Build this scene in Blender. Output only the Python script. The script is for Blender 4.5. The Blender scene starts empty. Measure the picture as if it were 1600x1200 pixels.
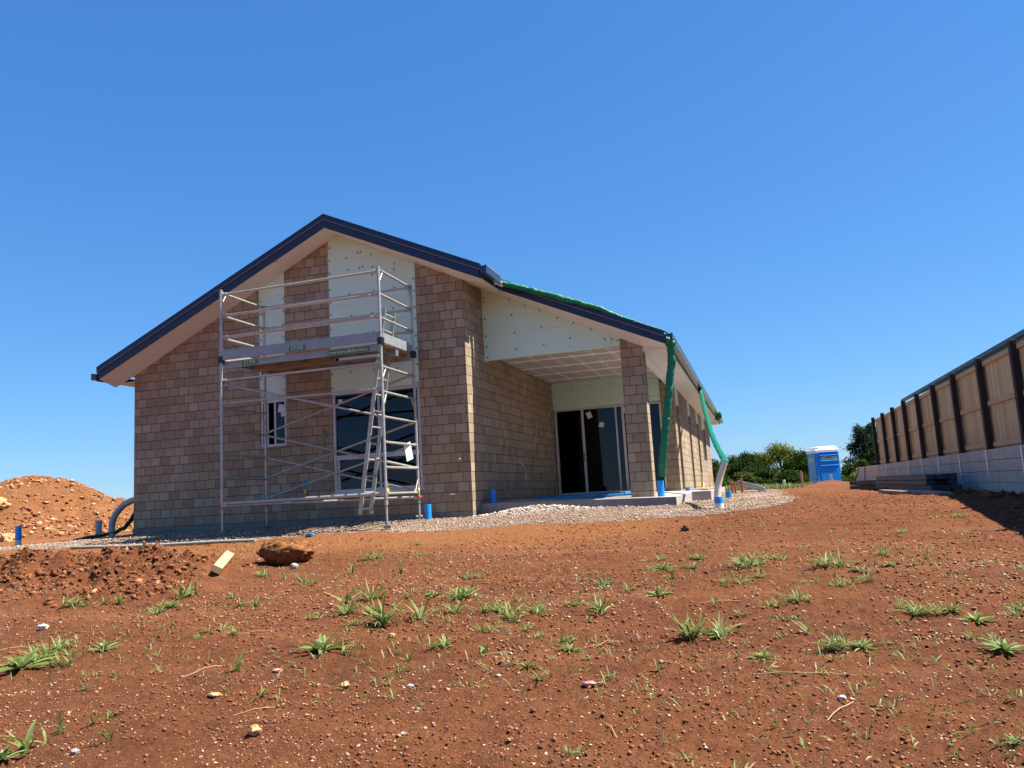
import bpy, bmesh, math, random
import numpy as np
from mathutils import Vector, Matrix, noise as mnoise
from mathutils.geometry import tessellate_polygon

random.seed(7)
rng = np.random.default_rng(11)
scene = bpy.context.scene
COL = scene.collection
pi = math.pi

# ------------------------------------------------------------------ helpers
def tag(o, label=None, cat=None, group=None, kind=None):
    if label: o['label'] = label
    if cat: o['category'] = cat
    if group: o['group'] = group
    if kind: o['kind'] = kind
    return o

WORLD = {}
def thing(name, label, cat, loc=(0, 0, 0), group=None):
    o = bpy.data.objects.new(name, None)
    o.empty_display_size = .2
    COL.objects.link(o)
    o.location = loc
    WORLD[o.name] = Vector(loc)
    return tag(o, label, cat, group)

class MB:
    """collects faces in world metres, then links them as one mesh object"""
    def __init__(s):
        s.v = []; s.f = []; s.m = []; s.sm = []
    def face(s, pts, m=0, smooth=False):
        b = len(s.v); s.v += [tuple(p) for p in pts]
        s.f.append(tuple(range(b, b + len(pts)))); s.m.append(m); s.sm.append(smooth)
    def mesh(s, V, F, m=0, smooth=False):
        b = len(s.v); s.v += [tuple(p) for p in V]
        for f in F:
            s.f.append(tuple(b + i for i in f)); s.m.append(m); s.sm.append(smooth)
    def box(s, x0, x1, y0, y1, z0, z1, m=0, mat=None):
        V = [Vector((x, y, z)) for x in (x0, x1) for y in (y0, y1) for z in (z0, z1)]
        if mat is not None: V = [mat @ v for v in V]
        F = [(0, 1, 3, 2), (4, 6, 7, 5), (0, 4, 5, 1), (2, 3, 7, 6), (0, 2, 6, 4), (1, 5, 7, 3)]
        s.mesh(V, F, m)
    def bbox(s, x0, x1, y0, y1, z0, z1, r=.01, m=0, mat=None, seg=2):
        """box with rounded edges"""
        bm = bmesh.new(); bmesh.ops.create_cube(bm, size=1)
        for v in bm.verts:
            v.co = Vector((x0 + (v.co.x + .5) * (x1 - x0), y0 + (v.co.y + .5) * (y1 - y0), z0 + (v.co.z + .5) * (z1 - z0)))
        bmesh.ops.bevel(bm, geom=bm.edges[:], offset=r, segments=seg, affect='EDGES', profile=.5)
        bm.verts.index_update()
        V = [v.co.copy() for v in bm.verts]
        if mat is not None: V = [mat @ v for v in V]
        s.mesh(V, [[v.index for v in f.verts] for f in bm.faces], m, False); bm.free()
    def prism(s, poly, holes, axis, a0, a1, m=0):
        """poly in (u,z) extruded along axis ('y': u=x ; 'x': u=y)"""
        def P(u, z, a): return (u, a, z) if axis == 'y' else (a, u, z)
        loops = [poly] + holes
        flat = [p for l in loops for p in l]
        tris = tessellate_polygon([[Vector((p[0], p[1], 0)) for p in l] for l in loops])
        for a in (a0, a1):
            s.mesh([P(u, z, a) for u, z in flat], [tuple(t) for t in tris], m)
        for l in loops:
            for i in range(len(l)):
                p, q = l[i], l[(i + 1) % len(l)]
                s.face([P(*p, a0), P(*q, a0), P(*q, a1), P(*p, a1)], m)
    def slope(s, xa, za, xb, zb, y0, y1, h, m=0):
        """board running from (xa,za) to (xb,zb) (lower edge), height h, between y0 and y1"""
        s.prism([(xa, za), (xb, zb), (xb, zb + h), (xa, za + h)], [], 'y', y0, y1, m)
    def tube(s, pts, r, n=10, m=0, smooth=True, caps=True, flat=None, radii=None):
        pts = [Vector(p) for p in pts]
        rings = []
        up = Vector((0, 0, 1))
        prev = None
        for i, p in enumerate(pts):
            d = (pts[min(i + 1, len(pts) - 1)] - pts[max(i - 1, 0)]).normalized()
            if prev is None:
                a = d.cross(up if abs(d.z) < .95 else Vector((1, 0, 0))).normalized()
            else:
                a = (prev - d * prev.dot(d)).normalized()
            prev = a
            b = d.cross(a)
            rr = radii[i] if radii else r
            ra, rb = (rr, rr) if flat is None else (rr * flat[0], rr * flat[1])
            rings.append([p + a * (ra * math.cos(t)) + b * (rb * math.sin(t)) for t in [2 * pi * k / n for k in range(n)]])
        V = [v for R in rings for v in R]
        F = []
        for i in range(len(pts) - 1):
            for k in range(n):
                k2 = (k + 1) % n
                F.append((i * n + k, i * n + k2, (i + 1) * n + k2, (i + 1) * n + k))
        s.mesh(V, F, m, smooth)
        if caps:
            s.face(rings[0][::-1], m); s.face(rings[-1], m)
    def pipe(s, x, y, z0, z1, r, t=.006, n=20, m=0, mi=None):
        """open ended pipe with a wall thickness"""
        V = []; F = []
        for (rr, z) in ((r, z0), (r, z1), (r - t, z1), (r - t, z0)):
            V += [(x + rr * math.cos(2 * pi * k / n), y + rr * math.sin(2 * pi * k / n), z) for k in range(n)]
        for j in range(3):
            F2 = [(j * n + k, j * n + (k + 1) % n, (j + 1) * n + (k + 1) % n, (j + 1) * n + k) for k in range(n)]
            s.mesh(V, F2, m if j < 2 or mi is None else mi, j != 1)
    def disc(s, c, nrm, r, n=8, m=0):
        nrm = Vector(nrm).normalized(); a = nrm.orthogonal().normalized(); b = nrm.cross(a); c = Vector(c)
        s.face([c + a * r * math.cos(2 * pi * k / n) + b * r * math.sin(2 * pi * k / n) for k in range(n)], m)
    def build(s, name, mats, parent=None, origin=None, merge=False):
        me = bpy.data.meshes.new(name)
        V = np.array(s.v, dtype=np.float64).reshape(-1, 3)
        if parent is not None: o0 = np.array(WORLD[parent.name])
        elif origin is not None: o0 = np.array(origin, float)
        else:
            o0 = np.array([(V[:, 0].min() + V[:, 0].max()) / 2, (V[:, 1].min() + V[:, 1].max()) / 2, V[:, 2].min()])
        W = V - o0
        me.from_pydata(W.tolist(), [], s.f)
        if not isinstance(mats, (list, tuple)): mats = [mats]
        for mt in mats: me.materials.append(mt)
        me.polygons.foreach_set('material_index', s.m)
        me.polygons.foreach_set('use_smooth', s.sm)
        me.update()
        if merge:
            bm = bmesh.new(); bm.from_mesh(me); bmesh.ops.remove_doubles(bm, verts=bm.verts[:], dist=1e-5)
            bmesh.ops.recalc_face_normals(bm, faces=bm.faces[:]); bm.to_mesh(me); bm.free()
        else:
            bm = bmesh.new(); bm.from_mesh(me); bmesh.ops.recalc_face_normals(bm, faces=bm.faces[:]); bm.to_mesh(me); bm.free()
        # box-projected UVs in metres (world)
        uvl = me.uv_layers.new(name='UVMap')
        nl = len(me.loops)
        vi = np.empty(nl, dtype=np.int32); me.loops.foreach_get('vertex_index', vi)
        co = np.empty(len(me.vertices) * 3); me.vertices.foreach_get('co', co); co = co.reshape(-1, 3) + o0
        pn = np.empty(len(me.polygons) * 3); me.polygons.foreach_get('normal', pn); pn = np.abs(pn.reshape(-1, 3))
        lt = np.empty(len(me.polygons), dtype=np.int32); me.polygons.foreach_get('loop_total', lt)
        ax = np.repeat(pn.argmax(1), lt)
        # loops are stored polygon after polygon
        c = co[vi]
        u = np.where(ax == 0, c[:, 1], c[:, 0]); v = np.where(ax == 2, c[:, 1], c[:, 2])
        uvl.data.foreach_set('uv', np.stack([u, v], -1).astype(np.float32).ravel())
        o = bpy.data.objects.new(name, me)
        COL.objects.link(o)
        if parent is not None:
            o.parent = parent
            WORLD[o.name] = Vector(o0)
        else:
            o.location = o0; WORLD[o.name] = Vector(o0)
        return o

def copy_tree(o, parent=None):
    c = o.copy(); COL.objects.link(c)
    if parent is not None: c.parent = parent
    for ch in [x for x in o.children]:
        copy_tree(ch, c)
    return c

def text_mesh(body, size, mat, name, parent, M, width=None, extr=.001):
    cu = bpy.data.curves.new(name, 'FONT'); cu.body = body; cu.size = size; cu.extrude = extr
    cu.align_x = 'CENTER'; cu.align_y = 'CENTER'
    ob = bpy.data.objects.new(name, cu); COL.objects.link(ob)
    dg = bpy.context.evaluated_depsgraph_get()
    me = bpy.data.meshes.new_from_object(ob.evaluated_get(dg))
    bpy.data.objects.remove(ob); bpy.data.curves.remove(cu)
    if width:
        xs = [v.co.x for v in me.vertices]; k = width / max(1e-6, (max(xs) - min(xs)))
        for v in me.vertices: v.co.x *= k
    o0 = WORLD[parent.name]
    me.transform(Matrix.Translation(-o0) @ M)
    me.materials.clear(); me.materials.append(mat)
    o = bpy.data.objects.new(name, me); COL.objects.link(o); o.parent = parent
    WORLD[o.name] = Vector(o0)
    return o

# ------------------------------------------------------------------ materials
class NT:
    def __init__(s, name):
        s.mat = bpy.data.materials.new(name); s.mat.use_nodes = True
        s.t = s.mat.node_tree; s.t.nodes.clear()
        s.out = s.n('ShaderNodeOutputMaterial')
    def n(s, typ, **kw):
        nd = s.t.nodes.new(typ)
        for k, v in kw.items():
            if k.startswith('i_'):
                key = k[2:]
                key = int(key) if key.isdigit() else key.replace('_', ' ')
                nd.inputs[key].default_value = v
            else: setattr(nd, k, v)
        return nd
    def l(s, a, b): s.t.links.new(a, b)
    def math(s, op, a, b=None, c=None, clamp=False):
        nd = s.t.nodes.new('ShaderNodeMath'); nd.operation = op; nd.use_clamp = clamp
        for i, x in enumerate((a, b, c)):
            if x is None: continue
            if isinstance(x, (int, float)): nd.inputs[i].default_value = x
            else: s.l(x, nd.inputs[i])
        return nd.outputs[0]
    def mix(s, fac, a, b, blend='MIX'):
        nd = s.t.nodes.new('ShaderNodeMix'); nd.data_type = 'RGBA'; nd.blend_type = blend
        for i, x in ((0, fac), (6, a), (7, b)):
            if isinstance(x, (int, float)): nd.inputs[i].default_value = x
            elif isinstance(x, tuple): nd.inputs[i].default_value = (*x, 1) if len(x) == 3 else x
            else: s.l(x, nd.inputs[i])
        return nd.outputs[2]
    def ramp(s, fac, stops, interp='LINEAR'):
        nd = s.t.nodes.new('ShaderNodeValToRGB'); cr = nd.color_ramp; cr.interpolation = interp
        while len(cr.elements) < len(stops): cr.elements.new(.5)
        for e, (p, c) in zip(cr.elements, stops):
            e.position = p; e.color = (*c, 1) if len(c) == 3 else c
        s.l(fac, nd.inputs[0]); return nd.outputs[0]
    def noise(s, vec, scale, detail=4, rough=.55, dim='3D'):
        nd = s.t.nodes.new('ShaderNodeTexNoise'); nd.noise_dimensions = dim
        nd.inputs['Scale'].default_value = scale; nd.inputs['Detail'].default_value = detail; nd.inputs['Roughness'].default_value = rough
        if vec is not None: s.l(vec, nd.inputs['Vector'])
        return nd.outputs[0]
    def bsdf(s, col, rough=.6, metal=0, spec=.5, **kw):
        nd = s.t.nodes.new('ShaderNodeBsdfPrincipled')
        for k, x in (('Base Color', col), ('Roughness', rough), ('Metallic', metal), ('Specular IOR Level', spec)):
            if isinstance(x, (int, float)): nd.inputs[k].default_value = x
            elif isinstance(x, tuple): nd.inputs[k].default_value = (*x, 1)
            else: s.l(x, nd.inputs[k])
        s.l(nd.outputs[0], s.out.inputs[0]); s.b = nd
        return nd
    def bump(s, h, strength=.3, dist=.01, normal=None):
        nd = s.t.nodes.new('ShaderNodeBump'); nd.inputs['Strength'].default_value = strength; nd.inputs['Distance'].default_value = dist
        s.l(h, nd.inputs['Height'])
        if normal is not None: s.l(normal, nd.inputs['Normal'])
        s.l(nd.outputs[0], s.b.inputs['Normal']); return nd.outputs[0]
    def obj(s): return s.n('ShaderNodeTexCoord').outputs['Object']
    def uv(s): return s.n('ShaderNodeTexCoord').outputs['UV']

def paint(name, col, rough=.5, metal=0, var=.12, scale=6, bump=.0, bscale=80, spec=.5, dirt=None):
    t = NT(name)
    o = t.obj()
    f = t.noise(o, scale, 5, .6)
    c = t.mix(t.math('MULTIPLY', t.math('SUBTRACT', f, .35, clamp=True), 2.2), tuple(x * (1 - var) for x in col), tuple(min(1, x * (1 + var)) for x in col))
    if dirt:
        g = t.noise(o, scale * .6, 6, .7)
        c = t.mix(t.math('MULTIPLY', t.math('SUBTRACT', g, .52, clamp=True), dirt[1]), c, dirt[0])
    t.bsdf(c, t.math('ADD', rough - .06, t.math('MULTIPLY', f, .12)), metal, spec)
    if bump: t.bump(t.noise(o, bscale, 4, .6), bump, .004)
    return t.mat

def mat_block():
    t = NT('concrete_block')
    bw, rh = .24, .18
    sep = t.n('ShaderNodeSeparateXYZ'); t.l(t.uv(), sep.inputs[0])
    u, v = sep.outputs[0], sep.outputs[1]
    rowf = t.math('DIVIDE', v, rh); row = t.math('FLOOR', rowf); rv = t.math('SUBTRACT', rowf, row)
    wr = t.n('ShaderNodeTexWhiteNoise', noise_dimensions='1D'); t.l(row, wr.inputs['W'])
    par = t.math('MULTIPLY', t.math('MODULO', t.math('ADD', row, 40.0), 2.0), .5)
    sh = t.math('ADD', par, t.math('MULTIPLY', wr.outputs[0], .22))
    colf = t.math('ADD', t.math('DIVIDE', u, bw), sh); col = t.math('FLOOR', colf); cu = t.math('SUBTRACT', colf, col)
    cv = t.n('ShaderNodeCombineXYZ'); t.l(col, cv.inputs[0]); t.l(row, cv.inputs[1])
    wn = t.n('ShaderNodeTexWhiteNoise', noise_dimensions='2D'); t.l(cv.outputs[0], wn.inputs['Vector'])
    # per block tone; neighbours drift together in patches
    patch = t.noise(t.uv(), .55, 2, .5)
    k = t.math('ADD', t.math('MULTIPLY', wn.outputs[0], .75), t.math('MULTIPLY', t.math('SUBTRACT', patch, .5), .9))
    tone = t.ramp(k, [(0.0, (.31, .222, .145)), (.25, (.365, .275, .18)), (.45, (.40, .31, .205)), (.6, (.42, .32, .22)), (.75, (.455, .37, .25)), (1, (.50, .42, .295))])
    # split-face streaks, smudges, grey mortar smears
    mp = t.n('ShaderNodeMapping'); mp.inputs['Scale'].default_value = (9, 1.6, 1); t.l(t.uv(), mp.inputs[0])
    st = t.noise(mp.outputs[0], 6, 5, .65)
    tone = t.mix(.42, tone, t.ramp(st, [(.25, (.30, .28, .26)), (.5, (.72, .72, .72)), (.8, (1, 1, 1))]), 'MULTIPLY')
    gr = t.noise(t.uv(), 90, 5, .7)
    tone = t.mix(.25, tone, t.ramp(gr, [(.3, (.3, .3, .3)), (.7, (1, 1, 1))]), 'MULTIPLY')
    # joints
    eu = t.math('MINIMUM', cu, t.math('SUBTRACT', 1.0, cu)); ev = t.math('MINIMUM', rv, t.math('SUBTRACT', 1.0, rv))
    wob = t.math('MULTIPLY', t.math('SUBTRACT', t.noise(t.uv(), 25, 3, .6), .5), .006)
    du = t.math('ADD', t.math('MULTIPLY', eu, bw), wob); dv = t.math('ADD', t.math('MULTIPLY', ev, rh), wob)
    ju = t.math('SUBTRACT', 1.0, t.math('DIVIDE', t.math('SUBTRACT', du, .0032), .003), clamp=True)
    jv = t.math('SUBTRACT', 1.0, t.math('DIVIDE', t.math('SUBTRACT', dv, .0046), .0035), clamp=True)
    j = t.math('MAXIMUM', ju, jv, clamp=True)
    # grey smears around some perpends
    sm = t.math('MULTIPLY', t.math('SUBTRACT', 1.0, t.math('DIVIDE', t.math('MULTIPLY', eu, bw), .032), clamp=True),
                t.math('GREATER_THAN', wn.outputs[0], .84))
    smn = t.math('MULTIPLY', sm, t.math('MULTIPLY', t.noise(t.uv(), 18, 4, .6), 1.1), clamp=True)
    c = t.mix(smn, tone, (.15, .15, .155))
    c = t.mix(t.math('MULTIPLY', j, .85), c, (.08, .052, .038))
    spl = t.math('MULTIPLY', t.math('SUBTRACT', 1.0, t.math('DIVIDE', v, .55), clamp=True), t.ramp(t.noise(t.uv(), 7, 6, .7), [(.42, (0, 0, 0)), (.68, (1, 1, 1))]))
    c = t.mix(t.math('MULTIPLY', spl, .6), c, (.27, .14, .075))
    wsh = t.ramp(t.noise(t.uv(), 2.2, 5, .65), [(.55, (0, 0, 0)), (.72, (1, 1, 1))])
    c = t.mix(t.math('MULTIPLY', wsh, .28), c, (.21, .20, .19))
    t.bsdf(c, .92, 0, .25)
    h = t.math('SUBTRACT', t.math('ADD', t.math('MULTIPLY', st, .45), t.math('MULTIPLY', gr, .35)), t.math('MULTIPLY', j, 1.2))
    t.bump(h, .7, .008)
    return t.mat

def mat_foam():
    t = NT('foam_board')
    o = t.uv()
    f = t.noise(o, 1.2, 4, .6); g = t.noise(o, 160, 2, .5)
    c = t.mix(t.math('MULTIPLY', f, .8), (.55, .74, .62), (.61, .76, .63))
    c = t.mix(.12, c, t.ramp(g, [(.35, (.5, .5, .5)), (.65, (1, 1, 1))]), 'MULTIPLY')
    # sheet joints, pencil lines
    sep = t.n('ShaderNodeSeparateXYZ'); t.l(o, sep.inputs[0])
    fz = t.math('FRACT', t.math('DIVIDE', t.math('ADD', sep.outputs[1], .13), .55))
    ln = t.math('LESS_THAN', t.math('ABSOLUTE', t.math('SUBTRACT', fz, .5)), .006)
    brk = t.math('GREATER_THAN', t.noise(o, 3.1, 2, .5), .47)
    c = t.mix(t.math('MULTIPLY', t.math('MULTIPLY', ln, brk), .45), c, (.25, .28, .22))
    t.bsdf(c, .8, 0, .2); t.bump(g, .15, .002)
    return t.mat

def mat_ceiling():
    t = NT('plasterboard_ceiling')
    o = t.uv(); sep = t.n('ShaderNodeSeparateXYZ'); t.l(o, sep.inputs[0]); x, y = sep.outputs[0], sep.outputs[1]
    wob = t.math('MULTIPLY', t.math('SUBTRACT', t.noise(o, 5, 3, .6), .5), .05)
    fy = t.math('FRACT', t.math('DIVIDE', t.math('ADD', y, wob), 1.08))
    strip = t.math('LESS_THAN', t.math('ABSOLUTE', t.math('SUBTRACT', fy, .5)), .075)
    # rows of screw patches
    gx = t.math('FRACT', t.math('DIVIDE', t.math('ADD', x, wob), .42)); gy = t.math('FRACT', t.math('DIVIDE', t.math('ADD', y, t.math('MULTIPLY', wob, 2)), .27))
    d = t.math('MULTIPLY', t.math('LESS_THAN', t.math('ABSOLUTE', t.math('SUBTRACT', gx, .5)), .15), t.math('LESS_THAN', t.math('ABSOLUTE', t.math('SUBTRACT', gy, .5)), .15))
    d = t.math('MULTIPLY', d, t.math('GREATER_THAN', t.noise(o, 1.7, 2, .5), .42))
    c = t.mix(t.math('MAXIMUM', strip, d), (.44, .40, .37), (.76, .76, .75))
    t.bsdf(c, .85, 0, .2)
    return t.mat

def mat_timber(name, a, b, scale=(30, 30, 2), rough=.7):
    t = NT(name); o = t.obj()
    mp = t.n('ShaderNodeMapping'); mp.inputs['Scale'].default_value = scale; t.l(o, mp.inputs[0])
    f = t.noise(mp.outputs[0], 1.6, 6, .65); g = t.noise(o, 2.3, 3, .5)
    c = t.mix(t.math('MULTIPLY', t.math('SUBTRACT', f, .3, clamp=True), 2.2), a, b)
    c = t.mix(t.math('MULTIPLY', g, .35), c, tuple(x * .7 for x in a))
    t.bsdf(c, rough, 0, .3); t.bump(f, .25, .004)
    return t.mat

def mat_palings():
    t = NT('fence_palings'); o = t.uv()
    sep = t.n('ShaderNodeSeparateXYZ'); t.l(o, sep.inputs[0]); u = sep.outputs[0]
    bf = t.math('DIVIDE', u, .125); bi = t.math('FLOOR', bf); fr = t.math('SUBTRACT', bf, bi)
    wn = t.n('ShaderNodeTexWhiteNoise', noise_dimensions='1D'); t.l(bi, wn.inputs['W'])
    c = t.ramp(wn.outputs[0], [(0, (.58, .40, .19)), (.5, (.68, .50, .26)), (1, (.78, .61, .35))])
    mp = t.n('ShaderNodeMapping'); mp.inputs['Scale'].default_value = (45, 2.2, 1); t.l(o, mp.inputs[0])
    f = t.noise(mp.outputs[0], 1.3, 6, .7)
    c = t.mix(.5, c, t.ramp(f, [(.3, (.55, .5, .42)), (.7, (1, 1, 1))]), 'MULTIPLY')
    j = t.math('LESS_THAN', t.math('MINIMUM', fr, t.math('SUBTRACT', 1.0, fr)), .022)
    c = t.mix(t.math('MULTIPLY', j, .8), c, (.08, .05, .03))
    kn = t.n('ShaderNodeTexVoronoi'); kn.inputs['Scale'].default_value = 3.2; t.l(o, kn.inputs[0])
    c = t.mix(t.math('MULTIPLY', t.math('LESS_THAN', kn.outputs['Distance'], .055), .6), c, (.16, .09, .04))
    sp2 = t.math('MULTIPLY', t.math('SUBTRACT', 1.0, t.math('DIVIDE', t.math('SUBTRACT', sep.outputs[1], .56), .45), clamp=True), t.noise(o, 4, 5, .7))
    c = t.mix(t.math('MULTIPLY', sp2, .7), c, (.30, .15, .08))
    t.bsdf(c, .75, 0, .25)
    t.bump(t.math('SUBTRACT', t.math('MULTIPLY', f, .4), j), .5, .008)
    return t.mat

def mat_glass():
    t = NT('window_glass')
    tr = t.n('ShaderNodeBsdfTransparent'); tr.inputs[0].default_value = (.30, .33, .36, 1)
    gl = t.n('ShaderNodeBsdfGlossy'); gl.inputs['Roughness'].default_value = .015; gl.inputs[0].default_value = (.85, .88, 1, 1)
    fr = t.n('ShaderNodeFresnel'); fr.inputs[0].default_value = 1.45
    ad = t.math('ADD', t.math('MULTIPLY', fr.outputs[0], .8), .0, clamp=True)
    mx = t.n('ShaderNodeMixShader'); t.l(ad, mx.inputs[0]); t.l(tr.outputs[0], mx.inputs[1]); t.l(gl.outputs[0], mx.inputs[2])
    t.l(mx.outputs[0], t.out.inputs[0])
    return t.mat

def mat_sheet(name, col, rough=.25, trans=.35):
    t = NT(name); o = t.obj()
    f = t.noise(o, 14, 4, .6)
    c = t.mix(f, tuple(x * .6 for x in col), tuple(min(1, x * 1.35) for x in col))
    b = t.bsdf(c, rough, 0, .5)
    tl = t.n('ShaderNodeBsdfTranslucent'); t.l(c, tl.inputs[0])
    mx = t.n('ShaderNodeMixShader'); mx.inputs[0].default_value = trans
    t.l(b.outputs[0], mx.inputs[1]); t.l(tl.outputs[0], mx.inputs[2]); t.l(mx.outputs[0], t.out.inputs[0])
    t.bump(t.noise(o, 16, 4, .7), .7, .04)
    return t.mat

def mat_islands(name, stops, rough=.9, trans=0, spec=.2, var=.35, nscale=9):
    t = NT(name)
    g = t.n('ShaderNodeNewGeometry')
    c = t.ramp(g.outputs['Random Per Island'], stops)
    f = t.noise(t.obj(), nscale, 3, .6)
    c = t.mix(var, c, t.ramp(f, [(.3, (.45, .45, .45)), (.7, (1.0, 1.0, 1.0))]), 'MULTIPLY')
    b = t.bsdf(c, rough, 0, spec)
    if trans:
        tl = t.n('ShaderNodeBsdfTranslucent'); t.l(c, tl.inputs[0])
        mx = t.n('ShaderNodeMixShader'); mx.inputs[0].default_value = trans
        t.l(b.outputs[0], mx.inputs[1]); t.l(tl.outputs[0], mx.inputs[2]); t.l(mx.outputs[0], t.out.inputs[0])
    return t.mat

def soil_nodes(t, o, red, deep, orange, fo):
    n1 = t.noise(o, .7, 5, .6); n2 = t.noise(o, 7, 6, .65); n3 = t.noise(o, 55, 5, .7); n4 = t.noise(o, 240, 3, .7)
    c = t.mix(t.math('MULTIPLY', t.math('SUBTRACT', n2, .32, clamp=True), 2.4, clamp=True), deep, red)
    c = t.mix(t.math('MULTIPLY', t.math('SUBTRACT', n1, .42, clamp=True), 1.6, clamp=True), c, tuple(x * 1.22 for x in red))
    mp = t.n('ShaderNodeMapping'); mp.inputs['Scale'].default_value = (.22, 1.5, 1); mp.inputs['Rotation'].default_value = (0, 0, .12); t.l(o, mp.inputs[0])
    st = t.noise(mp.outputs[0], 1.3, 5, .6)
    c = t.mix(t.math('MULTIPLY', t.math('SUBTRACT', st, .54, clamp=True), 3.0, clamp=True), c, tuple(min(1, x * y) for x, y in zip(red, (1.4, 1.6, 1.75))))
    if fo is not None: c = t.mix(fo, c, t.mix(n2, tuple(x * .8 for x in orange), tuple(x * 1.15 for x in orange)))
    c = t.mix(.8, c, t.ramp(n3, [(.30, (.30, .28, .27)), (.5, (.85, .85, .85)), (.70, (1.12, 1.08, 1.05))]), 'MULTIPLY')
    # pale grit
    g = t.math('GREATER_THAN', n4, .69)
    c = t.mix(t.math('MULTIPLY', g, .55), c, (.52, .36, .26))
    return c, n2, n3, n4

def mat_ground():
    t = NT('soil_and_gravel')
    o = t.obj()
    at = t.n('ShaderNodeAttribute', attribute_name='zones'); sp = t.n('ShaderNodeSeparateColor'); t.l(at.outputs[0], sp.inputs[0])
    fg, fo, fw = sp.outputs[0], sp.outputs[1], sp.outputs[2]
    soil, n2, n3, n4 = soil_nodes(t, o, (.212, .077, .030), (.116, .039, .016), (.27, .106, .037), fo)
    vo = t.n('ShaderNodeTexVoronoi'); vo.inputs['Scale'].default_value = 34; t.l(o, vo.inputs[0])
    sc = t.n('ShaderNodeSeparateColor'); t.l(vo.outputs['Color'], sc.inputs[0])
    gc = t.ramp(sc.outputs[0], [(0, (.18, .112, .072)), (.35, (.28, .185, .125)), (.7, (.35, .25, .175)), (1, (.43, .325, .24))])
    gc = t.mix(.5, gc, t.ramp(n3, [(.3, (.5, .47, .45)), (.7, (1, 1, 1))]), 'MULTIPLY')
    gc = t.mix(t.math('MULTIPLY', fw, .7), gc, (.56, .50, .45))
    # break the edge of the gravel up
    e = t.math('ADD', fg, t.math('MULTIPLY', t.math('SUBTRACT', n2, .5), .9))
    m = t.math('MULTIPLY', t.math('SUBTRACT', e, .38), 6.0, clamp=True)
    c = t.mix(m, soil, gc)
    far = t.n('ShaderNodeAttribute', attribute_name='turf')
    c = t.mix(far.outputs['Fac'], c, t.mix(n2, (.10, .13, .035), (.19, .21, .07)))
    t.bsdf(c, .95, 0, .15)
    h = t.math('ADD', t.math('MULTIPLY', n3, .8), t.math('MULTIPLY', n4, .35))
    h = t.math('SUBTRACT', h, t.math('MULTIPLY', t.math('MULTIPLY', vo.outputs['Distance'], m), 1.5))
    t.bump(h, 1.0, .03)
    return t.mat

def mat_mound():
    t = NT('mound_soil'); o = t.obj()
    c, n2, n3, n4 = soil_nodes(t, o, (.34, .145, .055), (.18, .07, .028), (.5, .2, .08), None)
    t.bsdf(c, .95, 0, .15); t.bump(t.math('ADD', n2, n3), .9, .06)
    return t.mat

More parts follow.
